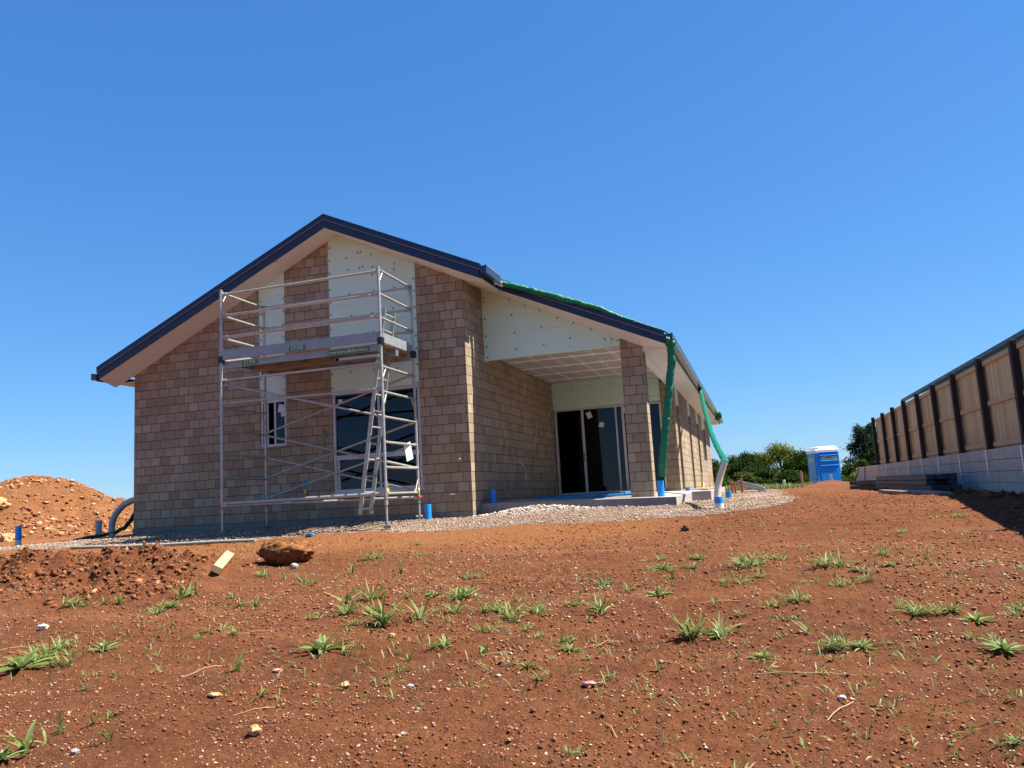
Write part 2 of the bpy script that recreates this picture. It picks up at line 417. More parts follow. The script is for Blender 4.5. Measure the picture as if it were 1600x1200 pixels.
M = dict(
    block=mat_block(), foam=mat_foam(), ceiling=mat_ceiling(), palings=mat_palings(), glass=mat_glass(), ground=mat_ground(), mound=mat_mound(),
    washer=paint('green_washer', (.20, .38, .07), .5),
    navy=paint('navy_colour_steel', (.006, .018, .058), .5, 0, .06, 2),
    roof=paint('navy_roof_sheet', (.022, .038, .085), .4, 0, .06, 2),
    gutter=paint('gutter_steel', (.035, .050, .085), .25, .35, .06, 2),
    trim_and_highlight=paint('trim_and_fold_highlight', (.22, .22, .24), .35, .3),
    soffit=paint('soffit_board', (.64, .66, .67), .8, 0, .05, 1.2),
    frame=paint('window_frame', (.50, .48, .48), .4, .2, .05),
    dframe=paint('door_frame', (.58, .54, .50), .4, .1, .05),
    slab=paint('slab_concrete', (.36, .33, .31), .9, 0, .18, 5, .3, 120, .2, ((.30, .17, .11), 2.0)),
    slabshade=paint('slab_shaded_concrete', (.20, .185, .19), .9, 0, .18, 5, .3, 120, .2),
    footing=paint('footing_concrete', (.20, .18, .155), .9, 0, .2, 4, .4, 90, .2),
    alu=paint('scaffold_aluminium', (.41, .405, .365), .42, .45, .18, 12, .12, 60, .5, ((.33, .27, .22), 2.2)),
    alup=paint('toe_board_aluminium', (.30, .315, .315), .5, .35, .12, 7, .1, 50, .5, ((.36, .33, .31), 1.5)),
    ply=mat_timber('deck_plywood', (.26, .12, .055), (.36, .18, .085), (3, 20, 20)),
    blackplastic=paint('black_plastic', (.015, .016, .022), .4),
    signgreen=paint('sign_green', (.035, .18, .07), .45, 0, .05),
    signlight=paint('sign_pale_lettering', (.62, .72, .60), .5, 0, .04),
    red=paint('red_collar', (.45, .10, .07), .5), yellow=paint('yellow_plastic', (.62, .50, .09), .5),
    white=paint('white_plastic', (.78, .77, .74), .45, 0, .05), paper=paint('paper_sticker', (.66, .66, .65), .7, 0, .05),
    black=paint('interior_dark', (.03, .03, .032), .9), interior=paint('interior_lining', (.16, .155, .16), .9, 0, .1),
    handle=paint('handle_black', (.02, .02, .022), .35),
    bluepvc=paint('blue_painted_pvc', (.015, .27, .75), .35, 0, .25, 9), pvcwhite=paint('white_pvc', (.70, .69, .66), .4, 0, .08, 8, 0, 80, .5, ((.40, .22, .13), 2.0)),
    greypvc=paint('grey_pvc', (.42, .41, .41), .4, 0, .1), cream=paint('cream_pvc', (.70, .62, .48), .42, 0, .08, 8, 0, 80, .5, ((.40, .25, .15), 1.4)),
    greensheet=mat_sheet('green_lay_flat_plastic', (.006, .22, .12), .28, .3), bluefilm=mat_sheet('blue_membrane', (.03, .22, .46), .35, .1),
    sill=mat_timber('red_hardwood_sill', (.17, .035, .018), (.25, .06, .03), (2, 30, 30)),
    post=mat_timber('dark_hardwood_post', (.020, .012, .010), (.05, .028, .02), (30, 30, 2)),
    pine=mat_timber('pine_rail', (.50, .34, .17), (.64, .47, .26), (30, 2, 30)),
    sleeper=paint('concrete_sleeper', (.54, .49, .42), .9, 0, .15, 3, .35, 70, .2, ((.20, .15, .12), 1.6)),
    galv=paint('galvanised_steel', (.66, .67, .70), .38, .25, .1, 8),
    offcut=mat_timber('offcut_pine', (.42, .29, .14), (.52, .38, .21), (25, 2.5, 25)),
    pallet=mat_timber('pallet_timber', (.20, .13, .09), (.30, .21, .14), (3, 20, 20)),
    darkpack=paint('dark_stacked_steel', (.020, .026, .045), .6, .0, .2, 5), plank=mat_timber('weathered_plank', (.21, .16, .13), (.31, .25, .20), (25, 2, 25)),
    loo=paint('blue_polyethylene', (.006, .27, .88), .35, 0, .05, 3), loodark=paint('blue_polyethylene_door', (.012, .19, .56), .4, 0, .05, 3),
    loowhite=paint('white_polyethylene', (.74, .75, .76), .4, 0, .04), loopanel=paint('pale_green_sign', (.30, .58, .36), .5), loosign=paint('lime_sign', (.30, .52, .20), .5), loogrey=paint('grey_latch_plate', (.32, .32, .36), .5),
    pinkwood=mat_timber('primed_pink_timber', (.42, .17, .11), (.52, .23, .15), (20, 20, 3)), sheetgrey=paint('grey_roof_sheets', (.42, .43, .45), .45, .3, .2, 6),
    hose=paint('grey_green_conduit', (.28, .30, .24), .5, 0, .12), ycable=paint('yellow_cable', (.55, .47, .08), .5),
    boulder=None, leafdummy=None,
)

# ------------------------------------------------------------------ terrain
def _hash(ix, iy, seed):
    h = (ix.astype(np.int64) * 374761393 + iy.astype(np.int64) * 668265263 + seed * 1442695041) & 0xFFFFFFFF
    h = ((h ^ (h >> 13)) * 1274126177) & 0xFFFFFFFF
    return ((h ^ (h >> 16)) & 0xFFFF) / 65535.0
def vnoise(x, y, s, seed):
    x = x / s; y = y / s
    ix = np.floor(x); iy = np.floor(y); fx = x - ix; fy = y - iy
    fx = fx * fx * (3 - 2 * fx); fy = fy * fy * (3 - 2 * fy)
    a = _hash(ix, iy, seed); b = _hash(ix + 1, iy, seed); c = _hash(ix, iy + 1, seed); d = _hash(ix + 1, iy + 1, seed)
    return (a + (b - a) * fx) * (1 - fy) + (c + (d - c) * fx) * fy - .5
def sstep(a, b, x):
    t = np.clip((x - a) / (b - a), 0, 1); return t * t * (3 - 2 * t)

GY=np.array([-400,-40,-13.9,-10.4,-6,-3.6,-2.3,-1.74,-.5,0.1,8,25,45,90,200,3000.])
GZ=np.array([-9,-1.6,-1.10,-.89,-.58,-.38,-.25,-.18,-.12,-.10,-.10,-.13,-.5,-2.2,-5,-12.])
def g0(x,y):
    x=np.asarray(x,float);y=np.asarray(y,float)
    z=(np.interp(y,GY,GZ)+np.interp(y-.4,GY,GZ)+np.interp(y+.4,GY,GZ))/3
    t=np.clip((x-5)/4,0,1)*np.clip((y+6)/4,0,1)*np.clip((40-y)/15,0,1)
    z=z-.12*t
    t=np.clip((-7.2-x)/2.5,0,1)*np.clip((y+3)/3,0,1)*np.clip((40-y)/15,0,1)
    return z-.12*t

GFX = np.array([-10.6, -9, -7.7, -6.2, -4.7, -3.4, -2.4, -.9, .9, 2.4, 3.7, 4.4, 4.95, 5.5, 5.7])
GFY = np.array([-1.2, -2.0, -2.3, -2.45, -2.5, -2.45, -2.2, -1.95, -2.1, -2.2, -2.2, -2.1, -1.7, -.3, 3.0])
def gravel_mask(x, y):
    n = vnoise(x, y, .5, 3) * .30 + vnoise(x, y, .16, 4) * .16
    fy = np.interp(x, GFX, GFY)
    m = sstep(-.10, .12, y - fy + n)
    m = m * sstep(0, .35, 5.75 - x + n * 1.5) * sstep(0, .3, 24 - y)
    lft = np.where(x < -7.6, sstep(0, .25, .35 - y + n + (x + 7.6) * .32), 1.0)
    return m * lft
def berm(x, y):
    return np.exp(-((y + 5.5 + .22 * (x + 3)) / .95) ** 2) * sstep(-.55, -1.9, x + .45 * vnoise(x, y, .8, 21)) 
def heaps(x, y):
    h = .11 * np.exp(-((x - 1.15) / .75) ** 2 - ((y - .1) / .34) ** 2)
    h = h + .33 * np.exp(-((x - 7.9) / 1.1) ** 2 - ((y - 21.5) / 1.6) ** 2) + .22 * np.exp(-((x - 9.2) / .8) ** 2 - ((y - 19.5) / 1.8) ** 2)
    h = h + .02 * np.exp(-((x - 4.6) / .8) ** 2 - ((y - 4) / 5.) ** 2)
    return h
def ground_z(x, y, fine=True):
    x = np.asarray(x, float); y = np.asarray(y, float)
    z = g0(x, y) + heaps(x, y)
    b = berm(x, y); g = gravel_mask(x, y)
    pad = ((x > -7.4) & (x < 3.05) & (y > .1)).astype(float)
    far = sstep(60, 30, np.hypot(x - 5, y + 13.9))
    z = z + vnoise(x, y, 2.3, 1) * .055 * far + vnoise(x, y, .9, 2) * .028 * far
    z = z + b * (.19 + .32 * vnoise(x, y, .55, 5) + .26 * vnoise(x, y, .22, 6))
    if fine:
        rough = (1 - g * .45) * far
        bench = sstep(-4.2, -3.6, y) * (1 - g) * sstep(4.5, 3.5, x)
        rough = rough * (1 - .5 * bench)
        z = z + rough * (vnoise(x, y, .30, 7) * .026 + vnoise(x, y, .13, 8) * .020 + np.abs(vnoise(x, y, .06, 9)) * .022 + vnoise(x, y, .03, 10) * .012 + np.abs(vnoise(x, y, .017, 11)) * .010)
        z = z + b * (.20 * np.abs(vnoise(x, y, .10, 12)) + .07 * vnoise(x, y, .045, 13))
    z = np.where(pad > 0, np.minimum(z, -.09), z)
    return z
def gz(x, y): return float(ground_z(np.array([x]), np.array([y]))[0])

def build_ground():
    cx, cy = 5.0, -13.9
    ph = np.radians(np.concatenate([np.linspace(-66, 44, 1060, endpoint=False), np.linspace(44, 294, 110, endpoint=False)]))
    r = np.concatenate([np.linspace(.25, 2.4, 24, endpoint=False), np.geomspace(2.4, 34, 900, endpoint=False), np.geomspace(34, 3200, 90)])
    P, Rr = np.meshgrid(ph, r)
    X = cx + Rr * np.sin(P); Y = cy + Rr * np.cos(P)
    Z = ground_z(X, Y)
    # the neighbouring block is retained: leave the natural level below it
    nr, nc = X.shape
    V = np.stack([X, Y, Z], -1).reshape(-1, 3)
    V = np.concatenate([V, [[cx, cy, float(Z[0].mean())]]])
    i, j = np.meshgrid(np.arange(nr - 1), np.arange(nc), indexing='ij')
    j2 = (j + 1) % nc
    Q = np.stack([i * nc + j, (i + 1) * nc + j, (i + 1) * nc + j2, i * nc + j2], -1).reshape(-1, 4)
    ctr = len(V) - 1
    T = np.stack([np.arange(nc), (np.arange(nc) + 1) % nc, np.full(nc, ctr)], -1)
    me = bpy.data.meshes.new('ground')
    me.vertices.add(len(V)); me.vertices.foreach_set('co', V.astype(np.float32).ravel())
    nl = Q.size + T.size
    me.loops.add(nl); me.loops.foreach_set('vertex_index', np.concatenate([Q.ravel(), T.ravel()]).astype(np.int32))
    npoly = len(Q) + len(T)
    me.polygons.add(npoly)
    st = np.concatenate([np.arange(len(Q)) * 4, Q.size + np.arange(len(T)) * 3]).astype(np.int32)
    me.polygons.foreach_set('loop_start', st)
    me.polygons.foreach_set('use_smooth', np.ones(npoly, dtype=bool))
    me.update(); me.validate()
    x, y = V[:, 0], V[:, 1]
    g = gravel_mask(x, y)
    # bare orange subsoil on the trimmed bench in front of the gravel
    n = vnoise(x, y, 1.1, 31) * 1.1 + vnoise(x, y, .35, 32) * .5
    o = sstep(-4.5, -3.4, y + n * .9) * sstep(5.2, 2.2, x + n) * (1 - g)
    o = np.maximum(o, .25 * sstep(.1, .5, n) * sstep(-4, -2, y))
    w = np.exp(-((x - 1.15) / .9) ** 2 - ((y - .05) / .42) ** 2) + .5 * sstep(.2, .35, vnoise(x, y, .7, 41))
    col = np.stack([g, np.clip(o, 0, 1), np.clip(w, 0, 1), np.ones_like(g)], -1).astype(np.float32)
    a = me.color_attributes.new('zones', 'FLOAT_COLOR', 'POINT'); a.data.foreach_set('color', col.ravel())
    tf = sstep(24, 30, y + 5 * vnoise(x, y, 3, 51)) 
    a = me.attributes.new('turf', 'FLOAT', 'POINT'); a.data.foreach_set('value', tf.astype(np.float32))
    me.materials.append(M['ground'])
    o = bpy.data.objects.new('ground', me); COL.objects.link(o)
    return tag(o, kind='structure')
build_ground()

# ------------------------------------------------------------------ stones and clods (uncountable)
_ic = bmesh.new(); bmesh.ops.create_icosphere(_ic, subdivisions=1, radius=1)
ICOV = np.array([v.co[:] for v in _ic.verts]); _ic.verts.index_update(); ICOF = np.array([[v.index for v in f.verts] for f in _ic.faces]); _ic.free()
_ic = bmesh.new(); bmesh.ops.create_icosphere(_ic, subdivisions=2, radius=1)
IC2V = np.array([v.co[:] for v in _ic.verts]); _ic.verts.index_update(); IC2F = np.array([[v.index for v in f.verts] for f in _ic.faces]); _ic.free()

OCTV = np.array([(1, 0, 0), (-1, 0, 0), (0, 1, 0), (0, -1, 0), (0, 0, 1), (0, 0, -1)], float)
OCTF = np.array([(0, 2, 4), (2, 1, 4), (1, 3, 4), (3, 0, 4), (2, 0, 5), (1, 2, 5), (3, 1, 5), (0, 3, 5)])
def scatter_stones(name, xs, ys, size, zfun, mat, flat=.65, sink=.25, jit=.32, fine=False, zs=None):
    n = len(xs); BV, BF = (OCTV, OCTF) if fine is None else ((IC2V, IC2F) if fine else (ICOV, ICOF))
    z = zfun(xs, ys) if zs is None else zs
    nv = len(BV)
    D = BV[None] * (1 + (rng.random((n, nv, 1)) - .5) * 2 * jit)
    if fine is None: D = D + (rng.random((n, nv, 3)) - .5) * .7
    S = np.stack([.6 + .9 * rng.random(n), .6 + .9 * rng.random(n), flat * (.7 + .7 * rng.random(n))], -1)
    D = D * S[:, None, :]
    a = rng.random(n) * 2 * pi; ca, sa = np.cos(a)[:, None], np.sin(a)[:, None]
    tl = (rng.random(n) - .5) * .9; ct, sn = np.cos(tl)[:, None], np.sin(tl)[:, None]
    x = D[..., 0]; y = D[..., 1] * ct - D[..., 2] * sn; zz = D[..., 1] * sn + D[..., 2] * ct
    X = x * ca - y * sa; Y = x * sa + y * ca
    V = np.stack([X, Y, zz], -1) * size[:, None, None]
    V += np.stack([xs, ys, z + size * (flat * (1 - 2 * sink))], -1)[:, None, :]
    F = (BF[None] + (np.arange(n) * nv)[:, None, None]).reshape(-1, 3)
    V = V.reshape(-1, 3)
    me = bpy.data.meshes.new(name)
    me.vertices.add(len(V)); me.vertices.foreach_set('co', V.astype(np.float32).ravel())
    me.loops.add(F.size); me.loops.foreach_set('vertex_index', F.ravel().astype(np.int32))
    me.polygons.add(len(F)); me.polygons.foreach_set('loop_start', (np.arange(len(F)) * 3).astype(np.int32))
    me.update(); me.validate(); me.materials.append(mat)
    o = bpy.data.objects.new(name, me); COL.objects.link(o)
    return o

PEB = [(0, (.12, .042, .02)), (.16, (.20, .07, .033)), (.3, (.28, .12, .06)), (.42, (.36, .21, .13)), (.58, (.42, .26, .16)), (.74, (.48, .33, .22)), (.88, (.55, .42, .30)), (.95, (.24, .19, .16)), (1, (.60, .49, .37))]
CLOD = [(0, (.12, .043, .02)), (.5, (.21, .078, .034)), (1, (.31, .13, .06))]
GRAV = [(0, (.22, .145, .10)), (.3, (.32, .21, .145)), (.6, (.42, .30, .215)), (.85, (.53, .41, .31)), (1, (.33, .29, .27))]
m_peb = mat_islands('pebbles', PEB); m_clod = mat_islands('soil_clods', CLOD, .95); m_grav = mat_islands('gravel_stones', GRAV)
m_bank = mat_islands('bank_clods', [(0, (.085, .03, .013)), (.5, (.165, .058, .023)), (.88, (.26, .10, .04)), (1, (.40, .22, .10))], .95)
m_mclod = mat_islands('mound_clods', [(0, (.16, .06, .028)), (.45, (.32, .13, .055)), (.8, (.46, .22, .10)), (1, (.58, .36, .20))], .95)
m_white = mat_islands('pale_rubble', [(0, (.36, .28, .22)), (1, (.64, .55, .46))])

def logy(n, y0, y1, c=-14.4):
    return c + np.exp(rng.uniform(math.log(y0 - c), math.log(y1 - c), n))
# pebbles and grit over the red soil
n = 85000
y = logy(n, -11.0, -1.0); x = rng.uniform(-7.5, 9.5, n) * np.clip((y + 15.5) / 8, .45, 1) + 2.5 * (1 - np.clip((y + 15.5) / 8, .45, 1))
k = (1.3 * vnoise(x, y, .5, 61) + 1.5 * vnoise(x, y, 1.7, 62) + .9 * rng.random(n) > .45) & (gravel_mask(x, y) < .4)
x, y = x[k], y[k]
s = .0025 + .0085 * rng.random(len(x)) ** 4.5 + .007 * (rng.random(len(x)) > .992)
tag(scatter_stones('pebbles', x, y, s * np.clip((y + 14.4) / 5.5, .8, 1.35), ground_z, m_peb, .6, .2, .35, None), 'pale pebbles and grit strewn over the red soil', 'pebbles', kind='stuff')
n = 1500
y = logy(n, -11.0, -5.0); x = rng.uniform(-2.5, 7.5, n); x = np.where(rng.random(n) < .5, np.minimum(x, 3.4 - .3 * rng.random(n)), x)
k = (1.4 * vnoise(x, y, .6, 66) + .9 * rng.random(n) > .42); x, y = x[k], y[k]
m_chip = mat_islands('stone_chips', [(0, (.22, .09, .05)), (.2, (.32, .16, .08)), (.4, (.44, .28, .14)), (.55, (.46, .33, .21)), (.68, (.54, .45, .34)), (.78, (.36, .20, .17)), (.9, (.20, .17, .16)), (1, (.50, .32, .13))])
tag(scatter_stones('stone_chips', x, y, .005 + .012 * rng.random(len(x)) ** 3.5, ground_z, m_chip, .5, .22, .5, None), 'pale, ochre and pink stone chips lying in the near soil', 'stone chips', kind='stuff')
# crumbs of red soil
n = 110000
y = logy(n, -11.0, 6.0); x = rng.uniform(-7, 9.5, n) * np.clip((y + 15.5) / 8, .45, 1) + 2.5 * (1 - np.clip((y + 15.5) / 8, .45, 1))
k = (vnoise(x, y, .9, 63) + .7 * rng.random(n) > .22) & (gravel_mask(x, y) < .3) & ((y < -1) | (x > 5.2)); x, y = x[k], y[k]
s = (.003 + .012 * rng.random(len(x)) ** 4) * np.clip((y + 14.4) / 6, .8, 1.15)
tag(scatter_stones('soil_crumbs', x, y, s, ground_z, m_clod, .75, .2, .35, None), 'crumbs of red soil on the sloping ground', 'soil crumbs', kind='stuff')
# rough clods on the bank of dug soil
n = 26000
x = rng.uniform(-7.5, -.3, n); y = rng.uniform(-7.2, -3.9, n)
k = (berm(x, y) > .25 * rng.random(n) + .12) & ~((x > -2.0) & (np.abs(y + 5.4 + (x + 1.32) * 1.8) < .45)); x, y = x[k], y[k]
s = .006 + .036 * rng.random(len(x)) ** 7
tag(scatter_stones('soil_clods', x, y, s, ground_z, m_bank, .8, .3, .5, None), 'rough clods on the low bank of dug soil at left', 'soil clods', kind='stuff')
# gravel
n = 60000
x = rng.uniform(-9.6, 5.75, n); y = -2.7 + 6.5 * rng.random(n) ** 1.7
k = (gravel_mask(x, y) > .35 + .5 * rng.random(n)) & ~((x > -7.45) & (x < 3.3) & (y > .02)); x, y = x[k], y[k]
x2 = rng.uniform(3.3, 5.7, 9000); y2 = rng.uniform(1, 22, 9000); x = np.r_[x, x2]; y = np.r_[y, y2]
s = .006 + .012 * rng.random(len(x)) ** 3
tag(scatter_stones('gravel', x, y, s, ground_z, m_grav, .7, .1, .35, None), 'pinkish grey gravel around the base of the house', 'gravel', kind='stuff')
# pale rubble heaped against the porch slab
n = 1400
x = rng.normal(1.15, .75, n); y = rng.normal(.08, .17, n); k = (y < .32) & (x > .02); x, y = x[k], y[k]
tag(scatter_stones('rubble', x, y, .007 + .024 * rng.random(len(x)) ** 3, ground_z, m_white, .6, .2, .42, False), 'pale concrete rubble heaped against the porch slab', 'rubble', kind='stuff')

x = 8.9 - np.abs(rng.normal(0, .35, 900)); y = rng.uniform(-6, 12, 900)
tag(scatter_stones('rubble', x, y, .012 + .07 * rng.random(len(x)) ** 5, ground_z, m_bank, .7, .25, .42, False), 'broken clods and stones along the foot of the retaining wall', 'rubble', kind='stuff')

# ------------------------------------------------------------------ dirt mound behind the left of the house
MX = np.array([-40, -26, -22, -19.4, -17.5, -16.4, -15.2, -14, -12.6, -11.0, -9.5])
MH = np.array([.6, 1.4, 1.62, 1.72, 1.92, 1.55, 1.05, .50, .12, -.12, -.3])
def mound_z(x, y):
    H = np.interp(x + .5 * vnoise(x, y, 1.4, 71), MX, MH)
    d = np.abs(y - 7.2 + vnoise(x, y, 2.0, 72) * .9)
    z = H * (1 - (d / 5.2)) - .12 - .05 * d
    up = np.clip(z + .3, 0, 1)
    z = z + up * (.24 * vnoise(x, y, 1.1, 73) + .22 * vnoise(x, y, .45, 74) + .13 * np.abs(vnoise(x, y, .2, 75)) + .05 * vnoise(x, y, .09, 76))
    return z
mx, my = np.meshgrid(np.arange(-38, -8.6, .07), np.arange(.8, 15, .07))
mz = mound_z(mx, my)
nr, nc = mx.shape
V = np.stack([mx, my, mz], -1).reshape(-1, 3)
i, j = np.meshgrid(np.arange(nr - 1), np.arange(nc - 1), indexing='ij')
Q = np.stack([i * nc + j, i * nc + j + 1, (i + 1) * nc + j + 1, (i + 1) * nc + j], -1).reshape(-1, 4)
keep = (mz.reshape(-1)[Q].max(1) > -.4); Q = Q[keep]
me = bpy.data.meshes.new('dirt_mound')
me.from_pydata((V - np.array([-19, 7, 0])).tolist(), [], Q.tolist()); me.polygons.foreach_set('use_smooth', [True] * len(me.polygons)); me.materials.append(M['mound'])
mound = bpy.data.objects.new('dirt_mound', me); COL.objects.link(mound); mound.location = (-19, 7, 0); WORLD['dirt_mound'] = Vector((-19, 7, 0))
tag(mound, 'tall mound of orange excavated soil and stones left of the house', 'dirt mound')
n = 16000
x = rng.uniform(-28, -10, n); y = rng.uniform(1.8, 8.2, n); z = mound_z(x, y); k = z > -.2; x, y, z = x[k], y[k], z[k]
s = .012 + .075 * rng.random(len(x)) ** 8
cl = scatter_stones('clods', x - -19, y - 7, s, None, m_mclod, .75, .3, .5, None, z); cl.parent = mound
tag(cl, kind='stuff')

# ------------------------------------------------------------------ the house
W, YB = 7.535, 21.9           # width of the gable wall, back of the house
RX, RS = -2.62, .458          # ridge line, slope of the roof
SL = .485
def rake(x): return 5.615 - SL * abs(x - RX)
house = thing('house', 'unfinished block-built house with navy gable roof, open porch and bare cladding panels', 'house', (-2.2, 5, 0))

# gable wall, with gaps for the two window bays
b = MB()
A0, A1, B0, B1 = -4.45, -3.85, -2.83, -.96
b.prism([(-W, 0), (A0, 0), (A0, rake(A0)), (-W, rake(-W))], [], 'y', 0, .19)
b.prism([(A0, 0), (A1, 0), (A1, 1.47), (A0, 1.47)], [], 'y', 0, .19)
b.prism([(A1, 0), (B0, 0), (B0, rake(B0)), (A1, rake(A1))], [], 'y', 0, .19)
b.prism([(B0, 0), (B1, 0), (B1, .47), (B0, .47)], [], 'y', 0, .19)
b.prism([(B1, 0), (0, 0), (0, rake(0)), (B1, rake(B1))], [], 'y', 0, .19)
b.build('gable_wall', M['block'], house)
b = MB()
b.box(-.19, 0, .19, 1.12, 0, 4.5); b.box(-.19, 0, 1.12, 6.6, 0, 3.3)
b.build('porch_side_wall', M['block'], house)
b = MB()
b.prism([(2.82, .05), (3.15, .05), (3.15, 2.9), (2.82, 2.9)], [], 'y', 6.58, 6.79)
b.build('porch_pier', M['block'], house)
OPEN = [(7.12, 7.86, .14, 2.37), (10.9, 11.68, .14, 2.38), (14.35, 15.3, .14, 2.39), (17.0, 19.1, 1.15, 2.42)]
b = MB()
y = 6.79
for (a, c, z0, z1) in OPEN:
    b.box(2.96, 3.15, y, a, -.1, 2.9); b.box(2.96, 3.15, a, c, -.1, z0); y = c
b.box(2.96, 3.15, y, YB, -.1, 2.9)
b.build('side_wall', M['block'], house)
b = MB(); b.box(-W, -W + .19, .19, YB, 0, 3.24); b.build('side_wall', M['block'], house)
b = MB(); b.prism([(-W, -.1), (3.15, -.1), (3.15, 2.9), (RX, 5.55), (-W, 3.2)], [], 'y', YB, YB + .19); b.build('back_wall', M['block'], house)
b = MB(); b.prism([(2.73, .06), (3.15, .06), (3.15, 2.885), (2.73, 3.09)], [], 'y', 1.1, 1.5); b.build('porch_pillar', M['block'], house)
# footing and slabs
b = MB(); b.box(-W - .01, 0, -.012, .4, -.5, -.002); b.build('footing', M['footing'], house)
b = MB()
F = [(0.003, .35, .115), (3.62, .35, .055), (3.62, 6.6, .11), (.003, 6.6, .17)]
b.face(F, 0); G = [(p[0], p[1], -.4) for p in F]
b.face([F[0], F[1], G[1], G[0]], 1); b.face([F[1], F[2], G[2], G[1]], 0); b.face([F[2], F[3], G[3], G[2]], 1); b.face([F[3], F[0], G[0], G[3]], 1)  # shade put into the darker faces' colour; sun-facing right side stays pale
b.build('porch_slab', [M['slab'], M['slabshade']], house)
b = MB(); b.box(3.62, 4.02, 3.8, 6.5, -.4, .10); b.build('side_step', [M['slab']], house)
b = MB(); b.box(-W + .19, 3.62, 6.66, YB, -.4, .10); b.build('floor_slab', M['slab'], house)
b = MB(); b.box(-W + .19, -.19, .19, 6.66, -.4, .02); b.build('floor_slab', M['slab'], house)
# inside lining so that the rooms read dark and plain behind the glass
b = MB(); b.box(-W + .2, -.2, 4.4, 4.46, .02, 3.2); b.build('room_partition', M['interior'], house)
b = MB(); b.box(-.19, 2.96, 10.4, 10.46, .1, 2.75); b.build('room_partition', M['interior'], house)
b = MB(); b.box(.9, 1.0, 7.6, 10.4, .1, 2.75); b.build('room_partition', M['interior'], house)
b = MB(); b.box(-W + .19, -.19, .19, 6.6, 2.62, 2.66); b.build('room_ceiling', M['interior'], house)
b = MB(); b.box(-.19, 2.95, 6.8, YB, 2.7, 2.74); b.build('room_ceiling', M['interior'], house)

# cladding panels of pale green foam with round fixing washers
def washers(b, pts, plane, m=1, r=.024):
    for (u, z) in pts:
        if plane[0] == 'y': b.disc((u, plane[1], z), (0, -1, 0), r, 8, m)
        else: b.disc((plane[1], u, z), (1, 0, 0), r, 8, m)
b = MB(); b.prism([(A0, 2.50), (A1, 2.50), (A1, rake(A1)), (A0, rake(A0))], [], 'y', .004, .12)
washers(b, [(x, z) for x in (A0 + .035, A1 - .035) for z in np.arange(2.58, 5.0, .27) if z < rake(x) - .05], ('y', 0.001))
b.build('wall_panel', [M['foam'], M['washer']], house)
b = MB(); b.prism([(B0, 2.43), (B1, 2.43), (B1, rake(B1)), (RX, rake(RX)), (B0, rake(B0))], [], 'y', .004, .12)
pts = []
for z in np.arange(2.5, 5.6, .29):
    for x in (B0 + .03, B1 - .03): pts.append((x, z + rng.uniform(-.05, .05)))
for z in (2.78, 3.42, 3.52, 3.93, 4.36, 4.72, 4.83, 5.12):
    for x in (-2.38, -1.88, -1.42):
        if z < rake(x) - .08: pts.append((x + rng.uniform(-.04, .04), z + rng.uniform(-.03, .03)))
pts += [(-2.17, 5.18), (-2.1, 5.19), (-2.14, 4.86), (-2.07, 4.88)]
washers(b, [p for p in pts if p[1] < rake(p[0]) - .04], ('y', 0.001))
b.build('wall_panel', [M['foam'], M['washer']], house)
def ptop(x): return 4.43 - .4905 * x
b = MB(); b.prism([(.003, 2.935), (2.56, 2.945), (2.56, ptop(2.56)), (.003, ptop(0))], [], 'y', 1.10, 1.2)
pts = [(.07, 2.99), (.06, 3.2), (.06, 3.42), (.05, 3.78), (.045, 4.13), (.04, 4.22), (.58, 4.12), (.9, 3.95), (1.2, 3.82), (1.55, 3.63), (1.86, 3.49), (2.2, 3.32),
       (.62, 3.80), (.66, 3.43), (.68, 3.1), (1.22, 3.48), (1.24, 3.13), (1.78, 3.2), (2.45, 3.1)]
washers(b, pts, ('y', 1.097))
b.build('wall_panel', [M['foam'], M['washer']], house)
b = MB(); b.prism([(2.565, 2.95), (2.728, 2.95), (2.728, ptop(2.728)), (2.565, ptop(2.565))], [], 'y', 1.10, 1.2)
washers(b, [(2.60, 3.08), (2.69, 3.05)], ('y', 1.097)); b.build('wall_panel', [M['foam'], M['washer']], house)
b = MB(); b.prism([(0.003, 2.40), (2.818, 2.42), (2.818, 3.2), (0.003, 3.2)], [], 'y', 6.6, 6.7)
washers(b, [(x, z) for x in (.06, .55, 1.05, 1.55, 2.05, 2.58, 2.66, 2.77) for z in (2.55, 3.0)], ('y', 6.597), 1, .019)
b.build('wall_panel', [M['foam'], M['washer']], house)
for (a, c, z0, z1) in OPEN:
    b = MB(); b.box(3.04, 3.147, a, c, z1, 2.9); b.build('wall_panel', [M['foam'], M['washer']], house)

# porch ceiling
b = MB(); b.box(0, 3.1, 1.2, 6.6, 3.11, 3.13); b.build('porch_ceiling', M['ceiling'], house)
b = MB(); b.box(2.97, 3.148, 1.5, 6.58, 2.82, 3.12); b.build('porch_beam', M['soffit'], house)

